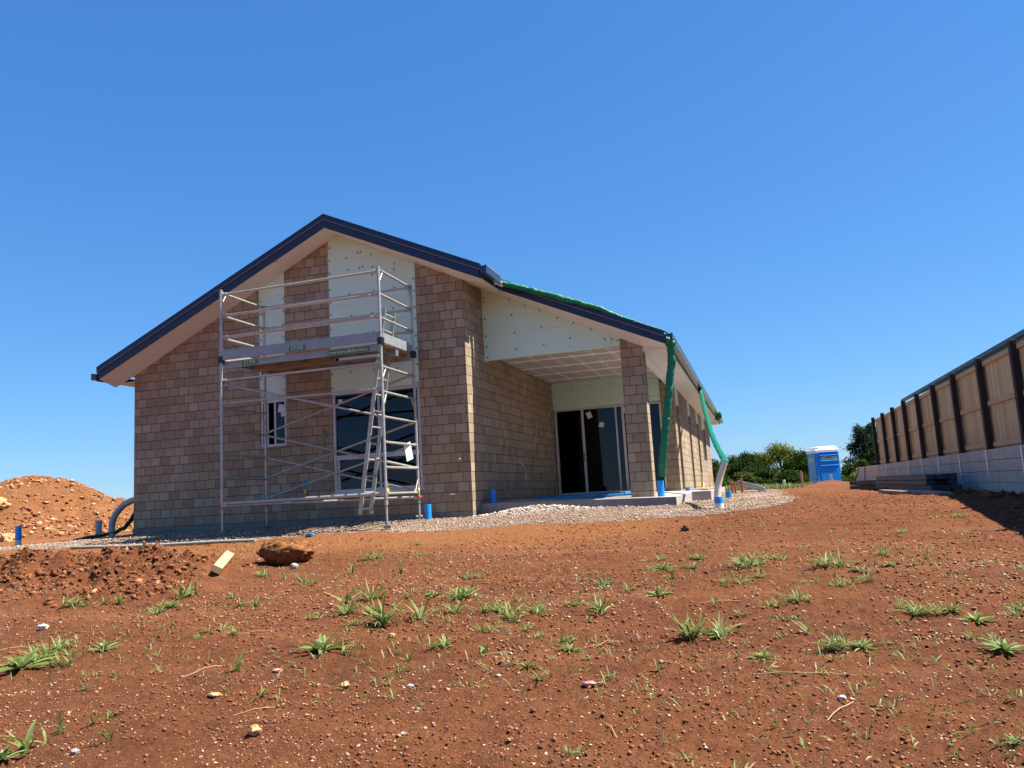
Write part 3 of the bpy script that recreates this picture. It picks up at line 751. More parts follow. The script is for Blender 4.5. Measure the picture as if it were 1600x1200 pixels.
# roof, barge boards, soffits, gutters
YF, YP = -.5, .65
def bz(x): return 5.615 - RS * abs(x - RX)       # lower edge of the barge boards
b = MB()
b.slope(-8.06, bz(-8.06) + .20, RX, bz(RX) + .20, YF + .03, YB + .5, .05)
b.slope(RX, bz(RX) + .20, .56, bz(.56) + .20, YF + .03, YP + .03, .05)
b.slope(RX, bz(RX) + .20, 3.68, bz(3.68) + .14, YP + .03, YB + .5, .05)
b.build('roof_sheeting', M['roof'], house)
b = MB(); b.prism([(RX - .22, bz(RX - .22) + .25), (RX, bz(RX) + .262), (RX + .22, bz(RX + .22) + .25), (RX + .22, bz(RX + .22) + .262), (RX, bz(RX) + .285), (RX - .22, bz(RX - .22) + .262)], [], 'y', YF + .02, YB + .5)
b.build('ridge_cap', M['roof'], house)
def barge(xa, za, xb, zb, y, h=.26, name='barge_board'):
    b = MB()
    b.slope(xa, za, xb, zb, y, y + .022, h * .62)
    b.slope(xa, za + h * .62, xb, zb + h * .62, y - .022, y + .022, h * .38)
    b.slope(xa, za + h * .605, xb, zb + h * .605, y - .024, y - .002, .010, 1)  # pale strip: highlight along the fold, painted in as a lighter colour
    b.slope(xa, za + h, xb, zb + h, y - .024, y + .06, .014)
    b.build(name, [M['navy'], M['trim_and_highlight']], house)
barge(-8.05, bz(-8.05), RX, bz(RX), YF)
barge(RX, bz(RX), .55, bz(.55), YF)
def pz(x): return 4.275 - .4555 * (x - .41)
barge(.35, pz(.35), 3.62, pz(3.62), YP, .215)
# raking soffits: ruled between barge and wall
def ruled(pts_a, pts_b, name='soffit'):
    b = MB()
    for i in range(len(pts_a) - 1):
        p, q, r_, s_ = pts_a[i], pts_a[i + 1], pts_b[i + 1], pts_b[i]
        b.face([p, q, r_, s_]); u = Vector((0, 0, .012))
        b.face([Vector(s_) + u, Vector(r_) + u, Vector(q) + u, Vector(p) + u])
    return b.build(name, M['soffit'], house)
xs = [-8.03, -W, -6.0, -4.3, RX]
ruled([(x, YF + .02, bz(x) + .012) for x in xs], [(x, .0, rake(x) + (0.0 if x > -7.6 else .03)) for x in xs])
xs = [RX, -1.2, 0]
ruled([(x, YF + .02, bz(x) + .012) for x in xs], [(x, 0, rake(x)) for x in xs])
ruled([(0, YF + .02, bz(0) + .012), (.53, YF + .02, bz(.53) + .012)], [(0, 0, rake(0)), (.53, 0, bz(.53) + .02)])
ruled([(0, 0, rake(0)), (.53, 0, bz(.53) + .02)], [(0, YP, rake(0) + .03), (.53, YP, bz(.53) + .03)])
ruled([(0, YP, rake(0) + .03), (.4, YP, pz(.4) + .012)], [(0, 1.1, ptop(0)), (.4, 1.1, ptop(.4))])
xs = [.4, 1.5, 2.73, 3.15]
ruled([(x, YP + .02, pz(x) + .012) for x in xs], [(x, 1.1, ptop(x)) for x in xs])
ruled([(3.15, YP + .02, pz(3.15) + .012), (3.61, YP + .02, pz(3.61) + .012)], [(3.15, 1.12, 2.885), (3.61, 1.12, 2.80)])
b = MB(); b.prism([(3.15, 2.80), (3.62, 2.795), (3.62, 2.815), (3.15, 2.90)], [], 'y', 1.115, 1.135); b.build('soffit', M['soffit'], house)
for yj in (2.9, 5.3, 7.7, 10.1, 12.5, 14.9, 17.3, 19.7, YB + .45):
    b = MB(); b.box(3.14, 3.62, max(1.137, yj - 2.395), yj, 2.812, 2.824); b.build('soffit', M['soffit'], house)
b = MB(); b.box(3.145, 3.165, 1.2, YB, 2.80, 2.812); b.build('soffit_trim', M['soffit'], house)
b = MB(); b.box(-8.03, -W, .0, YB + .45, 3.10, 3.112); b.build('soffit', M['soffit'], house)
# rake joints cover strips
for x in (-6.3, -3.75):
    b = MB(); b.prism([(x - .012, bz(x) + .004), (x + .012, bz(x) + .004 + RS * .024), (x + .012, bz(x) + .012 + RS * .024), (x - .012, bz(x) + .012)], [], 'y', YF + .03, -.01)
    b.build('joint_strip', M['trim_and_highlight'], house)
def gutter(x, sgn, y0, y1, z0, z1, wdt=.13):
    """quad gutter: back, base, front with rolled lip; x = fascia face"""
    b = MB(); t = .006
    xo = x + sgn * wdt
    lo, hi = min(x, xo), max(x, xo)
    b.box(lo, hi, y0, y1, z0, z0 + t); b.box(x, x + sgn * t, y0, y1, z0 + t, z1 - .02)
    b.box(xo - sgn * t, xo, y0, y1, z0 + t, z1)
    b.box(xo - sgn * .022, xo - sgn * t, y0, y1, z1 - .012, z1)
    for yy in (y0, y1 - t): b.box(lo + t, hi - t, yy, yy + t, z0 + t, z1 - .012)
    o = b.build('gutter', M['gutter'], house)
    l = MB(); l.box(xo, xo + sgn * .006, y0, y1, z1 - .018, z1 + .004); l.build('gutter_lip', M['trim_and_highlight'], o)
    f = MB(); f.box(x - sgn * .025, x, y0 + .02, y1 - .02, z0 - .03, z1 - .01); f.build('fascia', M['navy'], house)
gutter(3.645, 1, YP - .05, YB + .45, 2.86, 2.99, .125)
gutter(.545, 1, YF - .02, .36, 4.255, 4.405, .12)
gutter(-8.055, -1, YF - .03, YB + .4, 3.13, 3.27, .12)

# windows and doors: frame > panes, stickers
def frame_rect(b, x0, x1, z0, z1, y0, y1, t, m=0):
    b.box(x0, x0 + t, y0, y1, z0, z1, m); b.box(x1 - t, x1, y0, y1, z0, z1, m)
    b.box(x0 + t, x1 - t, y0 + .002, y1, z1 - t, z1, m); b.box(x0 + t, x1 - t, y0 + .002, y1, z0, z0 + t, m)
def pane(x0, x1, z0, z1, y, par, mat='glass'):
    b = MB(); b.box(x0, x1, y, y + .006, z0, z1); return b.build('pane', M[mat], par)
def sticker(cx, cz, w, h, y, par, rot=0.):
    R_ = Matrix.Translation((cx, y, cz)) @ Matrix.Rotation(rot, 4, 'Y')
    b = MB(); b.box(-w / 2, w / 2, 0, .002, -h / 2, h / 2, 0, R_); return b.build('sticker', M['paper'], par)
# narrow sliding window
b = MB(); frame_rect(b, A0 + .005, A1 - .005, 1.475, 2.495, .02, .11, .045)
b.box(A0 + .05, A1 - .05, .022, .11, 2.36, 2.45); b.box(-4.145, -4.105, .03, .08, 1.52, 2.36)
wn = b.build('window', M['frame'], house)
pane(-4.105, A1 - .05, 1.52, 2.36, .05, wn); pane(-4.40, -4.33, 1.52, 2.36, .07, wn)
b = MB(); b.box(-4.33, -4.30, .06, .09, 1.52, 2.36); b.build('sash', M['frame'], wn)
st = sticker(-3.97, 2.22, .17, .16, .044, wn, .2); sticker(-3.955, 2.10, .08, .07, .044, wn, -.3)
# tall window with transom
b = MB(); frame_rect(b, B0 + .005, B1 - .005, .475, 2.425, .02, .11, .055)
b.box(B0 + .06, B1 - .06, .022, .11, 1.10, 1.19); b.box(-1.86, -1.815, .024, .10, .53, 1.10)
b.box(-1.86, -1.815, .03, .10, 1.19, 2.37)
wn = b.build('window', M['frame'], house)
b = MB(); b.box(B0 - .04, B1 + .03, -.02, .02, .44, .476); b.build('sill', M['frame'], wn)
for (x0, x1, z0, z1) in ((B0 + .06, -1.86, .53, 1.10), (-1.815, B1 - .06, .53, 1.10), (B0 + .06, -1.86, 1.19, 2.37), (-1.815, B1 - .06, 1.19, 2.37)):
    pane(x0, x1, z0, z1, .055, wn)
sticker(-2.665, 2.245, .085, .09, .048, wn, .1)
b = MB(); b.box(B0 + .06, B0 + .12, .05, .09, .53, 1.10); b.build('sash', M['frame'], wn)
# stacked sliding doors under the porch
b = MB(); frame_rect(b, .02, 2.815, .17, 2.40, 6.60, 6.72, .045)
dr = b.build('sliding_door', M['dframe'], house)
b = MB(); b.box(.03, 2.80, 6.50, 6.60, .13, .185); b.build('sill', M['sill'], dr)
b = MB(); b.box(.735, .80, 6.61, 6.65, .215, 2.355); b.build('stile', M['dframe'], dr)
b = MB(); b.box(1.62, 1.665, 6.655, 6.70, .215, 2.355); b.build('stile', M['dframe'], dr)
b = MB(); b.box(1.80, 1.86, 6.61, 6.65, .215, 2.355); b.build('stile', M['dframe'], dr)
b = MB(); b.box(2.44, 2.50, 6.61, 6.65, .215, 2.355); b.build('stile', M['dframe'], dr)
pane(.80, 1.62, .215, 2.355, 6.63, dr); pane(1.665, 2.44, .215, 2.355, 6.675, dr); pane(2.50, 2.77, .215, 2.355, 6.63, dr)
h = MB(); h.bbox(.757, .782, 6.575, 6.608, 1.14, 1.21, .008); h.bbox(.757, .782, 6.575, 6.608, 1.03, 1.10, .008); h.box(.762, .777, 6.60, 6.609, 1.0, 1.23)
h.build('handle', M['handle'], dr)
sticker(.95, 2.20, .13, .17, 6.622, dr, -.35); sticker(1.26, 1.92, .13, .13, 6.622, dr, .3); sticker(1.93, 2.25, .15, .16, 6.60, dr, .05); sticker(2.0, 2.02, .1, .12, 6.60, dr, .1)
# windows in the side wall, glass set back in the reveals
for (a, c, z0, z1) in OPEN:
    b = MB(); t = .045
    b.box(3.0, 3.06, a, a + t, z0, z1); b.box(3.0, 3.06, c - t, c, z0, z1); b.box(3.0, 3.058, a + t, c - t, z1 - t, z1); b.box(3.0, 3.058, a + t, c - t, z0, z0 + t)
    wn = b.build('window', M['frame'], house)
    b = MB(); b.box(3.03, 3.036, a + t, c - t, z0 + t, z1 - t); b.build('pane', M['glass'], wn)
# small services left on the walls
b = MB(); b.tube([(-.205, .0, .965), (-.205, -.05, .955)], .014, 8); b.build('conduit_stub', M['white'], house)
b = MB(); b.box(-.43, -.33, -.03, .0, .312, .338); b.build('conduit_stub', M['white'], house)
b = MB(); b.tube([(-3.0, -.012, 1.24), (-2.995, -.012, 1.58)], .012, 8); b.build('conduit_stub', M['plank'], house)
b = MB(); b.bbox(-3.04, -2.95, -.02, 0, 1.56, 1.70, .008); b.build('junction_box', M['footing'], house)
b = MB(); b.tube([(-3.455, -.03, .60), (-3.455, -.03, .78)], .014, 8); b.tube([(-3.455, 0, .69), (-3.455, -.09, .69)], .012, 8); b.build('garden_tap', M['bluepvc'], house)
b = MB(); b.bbox(-3.46, -3.40, -.05, -.01, .50, .58, .01); b.build('tap_tag', M['yellow'], house)
b = MB(); b.tube([(.012, 3.0, 1.0), (.06, 3.05, .93), (.10, 3.3, .80), (.07, 3.35, .55)], .006, 6); b.build('loose_wire', M['white'], house)

# ------------------------------------------------------------------ temporary green downpipes and stormwater pipes
def wig(pts, n, amp, seed):
    r_ = random.Random(seed); out = []
    P = [Vector(p) for p in pts]
    L = [0]
    for i in range(1, len(P)): L.append(L[-1] + (P[i] - P[i - 1]).length)
    for k in range(n):
        s_ = L[-1] * k / (n - 1); i = max(j for j in range(len(L)) if L[j] <= s_ + 1e-9); i = min(i, len(P) - 2)
        p = P[i].lerp(P[i + 1], (s_ - L[i]) / (L[i + 1] - L[i]))
        out.append(p + Vector((r_.uniform(-amp, amp), r_.uniform(-amp, amp), r_.uniform(-amp, amp))))
    return out
def sheet_tube(name, pts, r, label, n=40, seed=1, taper=None, flat=(1, .45)):
    P = wig(pts, n, r * .09, seed); r_ = random.Random(seed + 50)
    rad = [r * (taper(i / (n - 1)) if taper else 1) * r_.uniform(.86, 1.12) for i in range(n)]
    b = MB(); b.tube(P, r, 14, 0, True, True, flat, rad)
    return b, P
# 1: across the porch roof
b, P = sheet_tube('x', [(.62, .50, 4.315), (.95, .55, 4.20), (1.45, .57, 4.01), (2.04, .58, 3.775), (2.5, .60, 3.59), (2.86, .74, 3.41), (3.2, .80, 3.26), (3.62, .80, 3.07), (3.72, .74, 2.98)], .085, '', 60, 3, lambda t: .8 + t * .4 if t < .35 else max(.30, .94 - (t - .35) * 1.25), (.95, .75))
t1 = thing('drain_hose', 'green plastic hose lying across the porch roof from the upper gutter', 'drain hose', tuple(P[0]), 'temporary green drain hoses on the house')
b.build('sleeve', M['greensheet'], t1)
b = MB(); b.tube([(.60, .40, 4.30), (.64, .52, 4.285)], .05, 14); b.tube([(.61, .43, 4.30), (.615, .445, 4.297)], .058, 14, 1); b.build('outlet', [M['white'], M['red']], t1)
# 2: down beside the pillar
b, P = sheet_tube('x', [(3.71, .72, 2.86), (3.71, .78, 2.70), (3.70, .78, 2.5), (3.61, .78, 1.96), (3.505, .78, 1.39), (3.42, .80, .93), (3.36, .86, .55), (3.35, .88, .42)], .075, '', 60, 5, None, (1, .5))
t2 = thing('drain_hose', 'green plastic hose hanging from the gutter corner beside the porch pillar', 'drain hose', tuple(P[-1]), 'temporary green drain hoses on the house')
b.build('sleeve', M['greensheet'], t2)
b = MB(); b.tube(wig([(3.66, .66, 2.90), (3.72, .74, 2.80), (3.74, .82, 2.86)], 12, .02, 9), .085, 10, 0, True, True, (1, .7)); b.build('outlet_wrap', M['greensheet'], t2)
# 3: far hose into the cream pipe
b, P = sheet_tube('x', [(3.71, 8.6, 2.86), (3.74, 8.4, 2.70), (3.95, 5.6, 1.98), (4.2, 2.6, 1.22), (4.42, .3, .78), (4.53, -.85, .60), (4.53, -1.02, .55)], .052, '', 60, 7, lambda t: 1.0 if t < .9 else 1.0 + (t - .9) * 3, (1, .6))
t3 = thing('drain_hose', 'green plastic hose stretched from the far gutter down to the cream pipe', 'drain hose', tuple(P[-1]), 'temporary green drain hoses on the house')
b.build('sleeve', M['greensheet'], t3)
b = MB(); b.tube([(3.71, 8.62, 2.90), (3.71, 8.6, 2.72)], .06, 12); b.build('outlet', M['blackplastic'], t3)
b = MB(); b.tube(wig([(3.70, 17.2, 2.94), (3.80, 17.2, 2.9), (3.82, 17.25, 2.74), (3.74, 17.3, 2.68)], 12, .02, 4), .10, 10)
tag(b.build('outlet_wrap', M['greensheet']), 'bundle of dark green plastic tied round the farthest gutter outlet', 'plastic wrap')

def blue_pipe(x, y, z0, z1, label, r=.06, white=0, lean=(0, 0)):
    t = thing('stormwater_pipe', label, 'pipe', (x, y, z0), 'blue pipe stubs standing round the house')
    b = MB(); zc = z0 + (z1 - z0) * white
    b.pipe(x, y, zc, z1, r, .007, 20, 0, 1); b.build('painted_pipe', [M['bluepvc'], M['white']], t)
    if white: b = MB(); b.pipe(x, y, z0 - .1, zc, r - .001, .007); b.build('bare_base', M['pvcwhite'], t)
    t.rotation_euler = (lean[0], lean[1], 0)
    return t
blue_pipe(-.77, -.28, -.16, .165, 'blue pipe stub in the gravel in front of the right corner of the gable wall', .062)
blue_pipe(.14, .75, .10, .365, 'blue pipe stub standing on the left end of the porch slab', .062)
blue_pipe(3.30, .92, .06, .352, 'blue pipe stub at the foot of the porch pillar under the green hose', .065)
blue_pipe(4.40, -1.12, -.22, .035, 'blue and white pipe stub in the gravel holding the cream bend', .068, .62)
blue_pipe(4.39, 3.5, -.12, .07, 'short blue pipe stub in gravel behind the cream bend', .062)
blue_pipe(3.36, 6.1, .0, .19, 'dark blue pipe stub against the far end of the porch', .06)
blue_pipe(-9.94, -.6, -.28, .19, 'tall blue and white pipe stub in front of the dirt mound', .06, .38)
b = MB(); b.tube([(4.385, -1.12, -.1), (4.385, -1.12, .05), (4.40, -1.1, .17), (4.45, -1.1, .34), (4.515, -1.1, .50), (4.54, -1.1, .56)], .05, 18); b.tube([(4.54, -1.1, .556), (4.543, -1.1, .565)], .043, 14, 1)
tag(b.build('pipe_bend', [M['cream'], M['greypvc']]), 'cream pipe bend rising out of the blue pipe in the gravel', 'pipe')
b = MB(); b.pipe(-9.21, .8, -.3, .205, .068, .008, 20); b.pipe(-9.21, .8, .175, .214, .076, .016, 20)
tag(b.build('pipe_stub', M['greypvc']), 'short upright grey pipe with collar between mound and house', 'pipe')
zz = [(-8.84, .8, -.2), (-8.85, .8, .09), (-8.80, .8, .24), (-8.70, .8, .385), (-8.53, .8, .52), (-8.33, .8, .60), (-8.12, .8, .635), (-7.9, .8, .64)]
b = MB(); b.tube(wig(zz, 24, 0, 1), .07, 16); tag(b.build('pipe_bend', M['greypvc']), 'large curved grey pipe arching towards the left corner of the house', 'pipe')
b, P = sheet_tube('x', [(-7.9, 1.1, .80), (-8.15, 1.05, .62), (-8.30, 1.0, .47), (-8.45, .98, .22), (-8.60, .95, .04), (-8.78, .85, -.08), (-9.0, .66, -.12), (-9.28, .58, -.15), (-9.6, .55, -.20)], .075, '', 50, 15, None, (1, .35))
t4 = thing('drain_hose', 'dark green plastic hose trailing on the ground at the left house corner', 'drain hose', tuple(P[-1]), 'temporary green drain hoses on the house')
b.build('sleeve', M['greensheet'], t4)

# ------------------------------------------------------------------ scaffold tower
XL, XR, YFt, YBk = -4.06, -.885, -1.74, -.40
ZR = [4.205, 3.78, 3.365, 2.52, 2.09, 1.665, 1.24, .82, .386]
R_ = .0255
sc = thing('scaffold_tower', 'aluminium scaffold tower with railed deck standing against the gable wall', 'scaffold', (-2.47, -1.07, -.18))
TOPZ = 4.235
for X, rungs in ((XL, ZR), (XR, ZR)):
    for Y in (YFt, YBk):
        b = MB()
        b.tube([(X, Y, .30), (X, Y, TOPZ)], R_, 14)
        for zc in (2.30, 3.15): b.tube([(X, Y, zc - .04), (X, Y, zc + .04)], R_ + .005, 14)
        b.tube([(X, Y, TOPZ), (X, Y, TOPZ + .02)], R_ + .004, 14)
        b.build('standard', M['alu'], sc)
        # adjustable leg
        zg = gz(X, Y)
        b = MB(); b.tube([(X, Y, zg + .03), (X, Y, .32)], .019, 12); b.tube([(X, Y, .20), (X, Y, .27)], .03, 12)
        lg = b.build('adjustable_leg', M['alu'], sc)
        b = MB(); b.box(X - .075, X + .075, Y - .075, Y + .075, zg - .005, zg + .008); b.tube([(X, Y, zg + .008), (X, Y, zg + .10)], .027, 12)
        b.tube([(X - .06, Y - .02, zg + .06), (X + .05, Y + .03, zg + .055)], .035, 10)
        b.build('base_plate', M['footing'], lg)
        if (X, Y) != (XR, YFt):
            b = MB(); b.tube([(X, Y, .285), (X, Y, .325)], .046, 12); b.tube([(X - .075, Y, .30), (X + .075, Y, .31)], .013, 8); b.build('locking_collar', M['red'], lg)
    for k, z in enumerate(rungs):
        b = MB(); b.tube([(X, YFt, z), (X, YBk, z)], .0225, 12)
        for yy in (YFt, YBk):
            s_ = 1 if yy == YFt else -1
            b.tube([(X, yy + s_ * .024, z), (X, yy + s_ * .05, z)], .031, 12)
        b.build('rung', M['alu'], sc)
    for z0, dz in ((ZR[0], -.24), (ZR[3], -.24), (ZR[4], -.26), (ZR[8], .26)):
        for yy, s_ in ((YFt, 1), (YBk, -1)):
            b = MB(); b.tube([(X, yy, z0 + dz), (X, yy + s_ * .16, z0)], .013, 8); b.build('gusset', M['alu'], sc)
def clamp(b, p, r=.036, L=.05):
    p = Vector(p); b.tube([p - Vector((L / 2, 0, 0)), p + Vector((L / 2, 0, 0))], r, 10)
def ledger(z0, z1, Y, r=.0225, name='guard_rail', x0=XL, x1=XR):
    b = MB(); b.tube([(x0, Y, z0), (x1, Y, z1)], r, 12)
    d = (z1 - z0) / (x1 - x0)
    for xe, sgn in ((x0, 1), (x1, -1)):
        b.tube([(xe + sgn * .03, Y, z0 + d * (xe + sgn * .03 - x0)), (xe + sgn * .11, Y, z0 + d * (xe + sgn * .11 - x0))], r + .011, 10)
        b.box(xe + sgn * .015 - .02, xe + sgn * .015 + .02, Y - .042, Y + .012, z0 + d * (xe - x0) - .03, z0 + d * (xe - x0) + .03)
    return b.build(name, M['alu'], sc)
yo, yi = YFt - .0, YBk
ledger(ZR[0] - .03, ZR[0] - .015, YFt + .03); ledger(ZR[1], ZR[1], YFt + .03); ledger(ZR[2], ZR[2] + .03, YFt + .03, .027)
for z in ZR[:3]: ledger(z - .01, z - .01, YBk - .03)
ledger(ZR[3] + .06, ZR[3] + .07, YFt + .03, .0225, 'ledger'); ledger(ZR[4] + .08, ZR[4] + .05, YFt + .03, .0225, 'ledger')
ledger(ZR[8], ZR[8], YFt + .03, .029, 'ledger')
def brace(p, q, r=.0205):
    b = MB(); p = Vector(p); q = Vector(q); d = (q - p).normalized()
    b.tube([p, q], r, 10)
    for e, s_ in ((p, 1), (q, -1)): b.tube([e + d * s_ * .02, e + d * s_ * .10], r + .011, 10)
    return b.build('diagonal_brace', M['alu'], sc)
yb = YBk - .05
brace((XL, yb, ZR[5] + .02), (XR, yb, ZR[3] + .02)); brace((XL, yb, ZR[7]), (XR, yb, ZR[5] - .0)); brace((XL, yb, ZR[8] + .05), (XR, yb, ZR[6] + .02))
brace((XL, yb + .03, ZR[5]), (XR, yb + .03, ZR[7])); brace((XL, yb + .03, ZR[6]), (XR, yb + .03, ZR[8] + .02))
brace((XL + .02, YFt + .05, ZR[3] + .0), (XR, YFt + .05, ZR[5]))
brace((XL, YFt, .345), (XR, YBk, .305), .024)
brace((XR - .22, YFt + .10, .97), (XR, YBk, ZR[7] - .0), .023)
# deck
DZ = 2.93
b = MB()
for (y0, y1) in ((YFt + .06, -1.09), (-1.05, YBk - .06)):
    b.box(XL + .04, XR - .04, y0, y1, DZ - .012, DZ)
b.build('deck_board', M['ply'], sc)
for y0 in (YFt + .05, -1.105, -1.045, YBk - .085):
    b = MB(); b.box(XL + .02, XR - .02, y0, y0 + .035, DZ - .125, DZ - .012); b.box(XL + .02, XR - .02, y0 - .008, y0 + .043, DZ - .03, DZ - .02)
    b.build('deck_beam', M['alup'], sc)
for x in np.linspace(XL + .2, XR - .2, 6):
    b = MB(); b.box(x - .018, x + .018, YFt + .086, -1.107, DZ - .085, DZ - .014); b.box(x - .018, x + .018, -1.008, YBk - .087, DZ - .085, DZ - .014); b.build('deck_joist', M['alup'], sc)
b = MB(); b.box(-1.75, -.95, YFt + .02, YFt + .046, 2.70, 2.745); b.box(-1.75, -1.70, YFt + .02, YFt + .2, 2.70, 2.745); b.build('trapdoor_frame', M['alu'], sc)
def toe(x0, x1, y0, y1, z0=2.945, z1=3.12):
    b = MB(); b.bbox(x0, x1, y0, y1, z0, z1, .006); return b.build('toe_board', M['alup'], sc)
toe(XL + .03, XR - .03, YFt - .035, YFt + .0); toe(XL + .03, XR - .03, YBk + .0, YBk + .03)
toe(XR - .03, XR + .0, YFt + .09, YBk - .16); toe(XL - .0, XL + .03, YFt + .06, YBk - .06)
for X in (XL, XR):
    for Y in (YFt, YBk):
        b = MB(); s_ = 1 if X == XL else -1
        b.bbox(X - .05, X + .05, Y - .05, Y + .05, 2.90 if Y == YFt else 2.86, 3.02 if Y == YFt else 2.99, .012); b.build('toe_board_clip', M['blackplastic'], sc)
def sign(x0, x1, z0, z1, y, body, name='label_plate', tw=.82, th=.8):
    b = MB(); b.box(x0, x1, y - .003, y, z0, z1); o = b.build(name, M['signgreen'], sc)
    Mx = Matrix.Translation(((x0 + x1) / 2, y - .005, (z0 + z1) / 2)) @ Matrix.Rotation(pi / 2, 4, 'X')
    text_mesh(body, (z1 - z0) * th * 1.25, M['signlight'], 'lettering', o, Mx, (x1 - x0) * tw)
sign(-2.64, -2.31, 2.955, 3.04, YFt - .036, 'STAR', tw=.74)
sign(-3.66, -3.33, 2.825, 2.915, YFt + .049, 'STAR', tw=.74)
sign(-1.93, -1.12, 2.812, 2.905, YFt + .049, 'www.starscaffolds.com.au', tw=.94, th=.66)
# inspection tag on the right-hand frame
b = MB()
Tm = Matrix.Translation((XR - .01, -.80, 1.245)) @ Matrix.Rotation(.35, 4, 'X') @ Matrix.Rotation(-.35, 4, 'Z')
b.bbox(-.004, .004, -.085, .085, -.30, .02, .003, 0, Tm)
b.build('inspection_tag', M['white'], sc)
for (p) in ((XR, YFt + .05, ZR[8] + .02), (XR, YBk - .03, ZR[8] + .03)):
    b = MB(); p = Vector(p); b.tube([p + Vector((0, .0, -.05)), p + Vector((.03, -.03, 0)), p + Vector((0, .02, .05))], .016, 8); b.build('safety_clip', M['yellow'], sc)

# ladder inside the tower (its own thing: it lifts out)
ld = thing('ladder', 'aluminium ladder leaning up through the deck at the right end of the scaffold', 'ladder', (-1.58, -1.15, .07))
p0, p1 = Vector((-1.575, 0, .06)), Vector((-.985, 0, 3.62))
for Y in (-1.35, -.95):
    b = MB(); d = (p1 - p0); n_ = d.normalized(); sx = Vector((n_.z, 0, -n_.x))
    V = []
    for p in (p0, p1):
        for a, c in ((-.034, -.014), (.034, -.014), (.034, .014), (-.034, .014)): V.append(p + sx * a + Vector((0, Y + c, 0)))
    b.mesh(V, [(0, 1, 2, 3), (4, 5, 6, 7), (0, 1, 5, 4), (1, 2, 6, 5), (2, 3, 7, 6), (3, 0, 4, 7)]); b.build('stile', M['alu'], ld)
nr_ = 13
for k in range(nr_):
    t_ = (.09 + k * .285) / (p1 - p0).length
    if t_ > .995: break
    p = p0.lerp(p1, t_)
    b = MB(); b.tube([p + Vector((0, -1.345, 0)), p + Vector((0, -.955, 0))], .019, 10); b.build('rung', M['alu'], ld)

# pole along the front edge of the gravel
pts = [(-6.6, -2.5), (-5.5, -2.56), (-4.4, -2.58), (-3.4, -2.56), (-2.85, -2.52)]
b = MB(); b.tube([(x, y, gz(x, y) + .03) for x, y in pts], .026, 10)
tag(b.build('conduit', M['hose']), 'long pale conduit lying along the front edge of the gravel', 'conduit')

# ------------------------------------------------------------------ retaining wall, fence and the house next door
XF = 9.0
PY = [18.62, 16.5, 14.35, 12.3, 10.35, 8.4, 6.45, 4.45, 2.4, .37, -1.65, -3.7, -5.7]
rw = thing('retaining_wall', 'grey concrete sleeper retaining wall with white steel posts below the fence', 'wall', (XF, 8, -.3))
WY = [22.4, 20.5] + PY
for i in range(len(WY) - 1):
    ya, yb_ = WY[i + 1], WY[i]
    for k in range(5):
        z0 = -.42 + k * .197
        b = MB(); b.bbox(XF - .03 + random.uniform(-.004, .004), XF + .14, ya + .028, yb_ - .028, z0 + .004, z0 + .196, .008); b.build('sleeper', M['sleeper'], rw)
for y in WY[1:-1] + [WY[0]]:
    b = MB(); b.box(XF - .045, XF - .035, y - .035, y + .035, -.5, .56); b.box(XF - .035, XF + .06, y - .02, y + .02, -.5, .56); b.build('steel_post', M['galv'], rw)
fn = thing('timber_fence', 'tall paling fence with dark hardwood posts on top of the grey retaining wall', 'fence', (XF, 6, .56))
FY = PY[1:]
for i, y in enumerate(FY):
    b = MB(); dx = random.uniform(-.006, .006)
    b.bbox(XF - .01 + dx, XF + .09 + dx, y - .065, y + .065, .575 - random.uniform(0, .02), 2.215 + random.uniform(-.012, .015), .006)
    b.build('post', M['post'], fn)
    if i == len(FY) - 1: break
    ya, yb_ = FY[i + 1], y
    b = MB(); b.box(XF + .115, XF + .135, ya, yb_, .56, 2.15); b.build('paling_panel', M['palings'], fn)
    for z0 in (.62, 1.33, 2.06):
        zj = random.uniform(-.012, .012)
        b = MB(); b.bbox(XF + .075, XF + .113, ya + .07, yb_ - .07, z0 + zj, z0 + zj + .085, .006); b.build('rail', M['pine'], fn)
nh = thing('neighbouring_house', 'house next door, only its dark roof edge and gutter showing over the fence', 'house', (14, 8, .5))
b = MB(); b.prism([(11.05, 3.17), (16, 4.95), (16, 5.0), (11.05, 3.22)], [], 'y', -9, 22.45); b.prism([(16, 4.95), (21, 3.17), (21, 3.22), (16, 5.0)], [], 'y', -9, 22.45)
b.build('roof', M['roof'], nh)
b = MB(); b.box(10.98, 11.10, -9.05, 22.5, 3.16, 3.265); b.build('gutter', M['navy'], nh)
b = MB(); b.box(11.55, 20.5, -8.5, 22, .5, 3.2); b.build('wall', M['slab'], nh)
b = MB(); b.box(XF + .145, 60, -30, 22.3, -1.5, .50); tag(b.build('raised_ground', M['mound']), kind='structure')

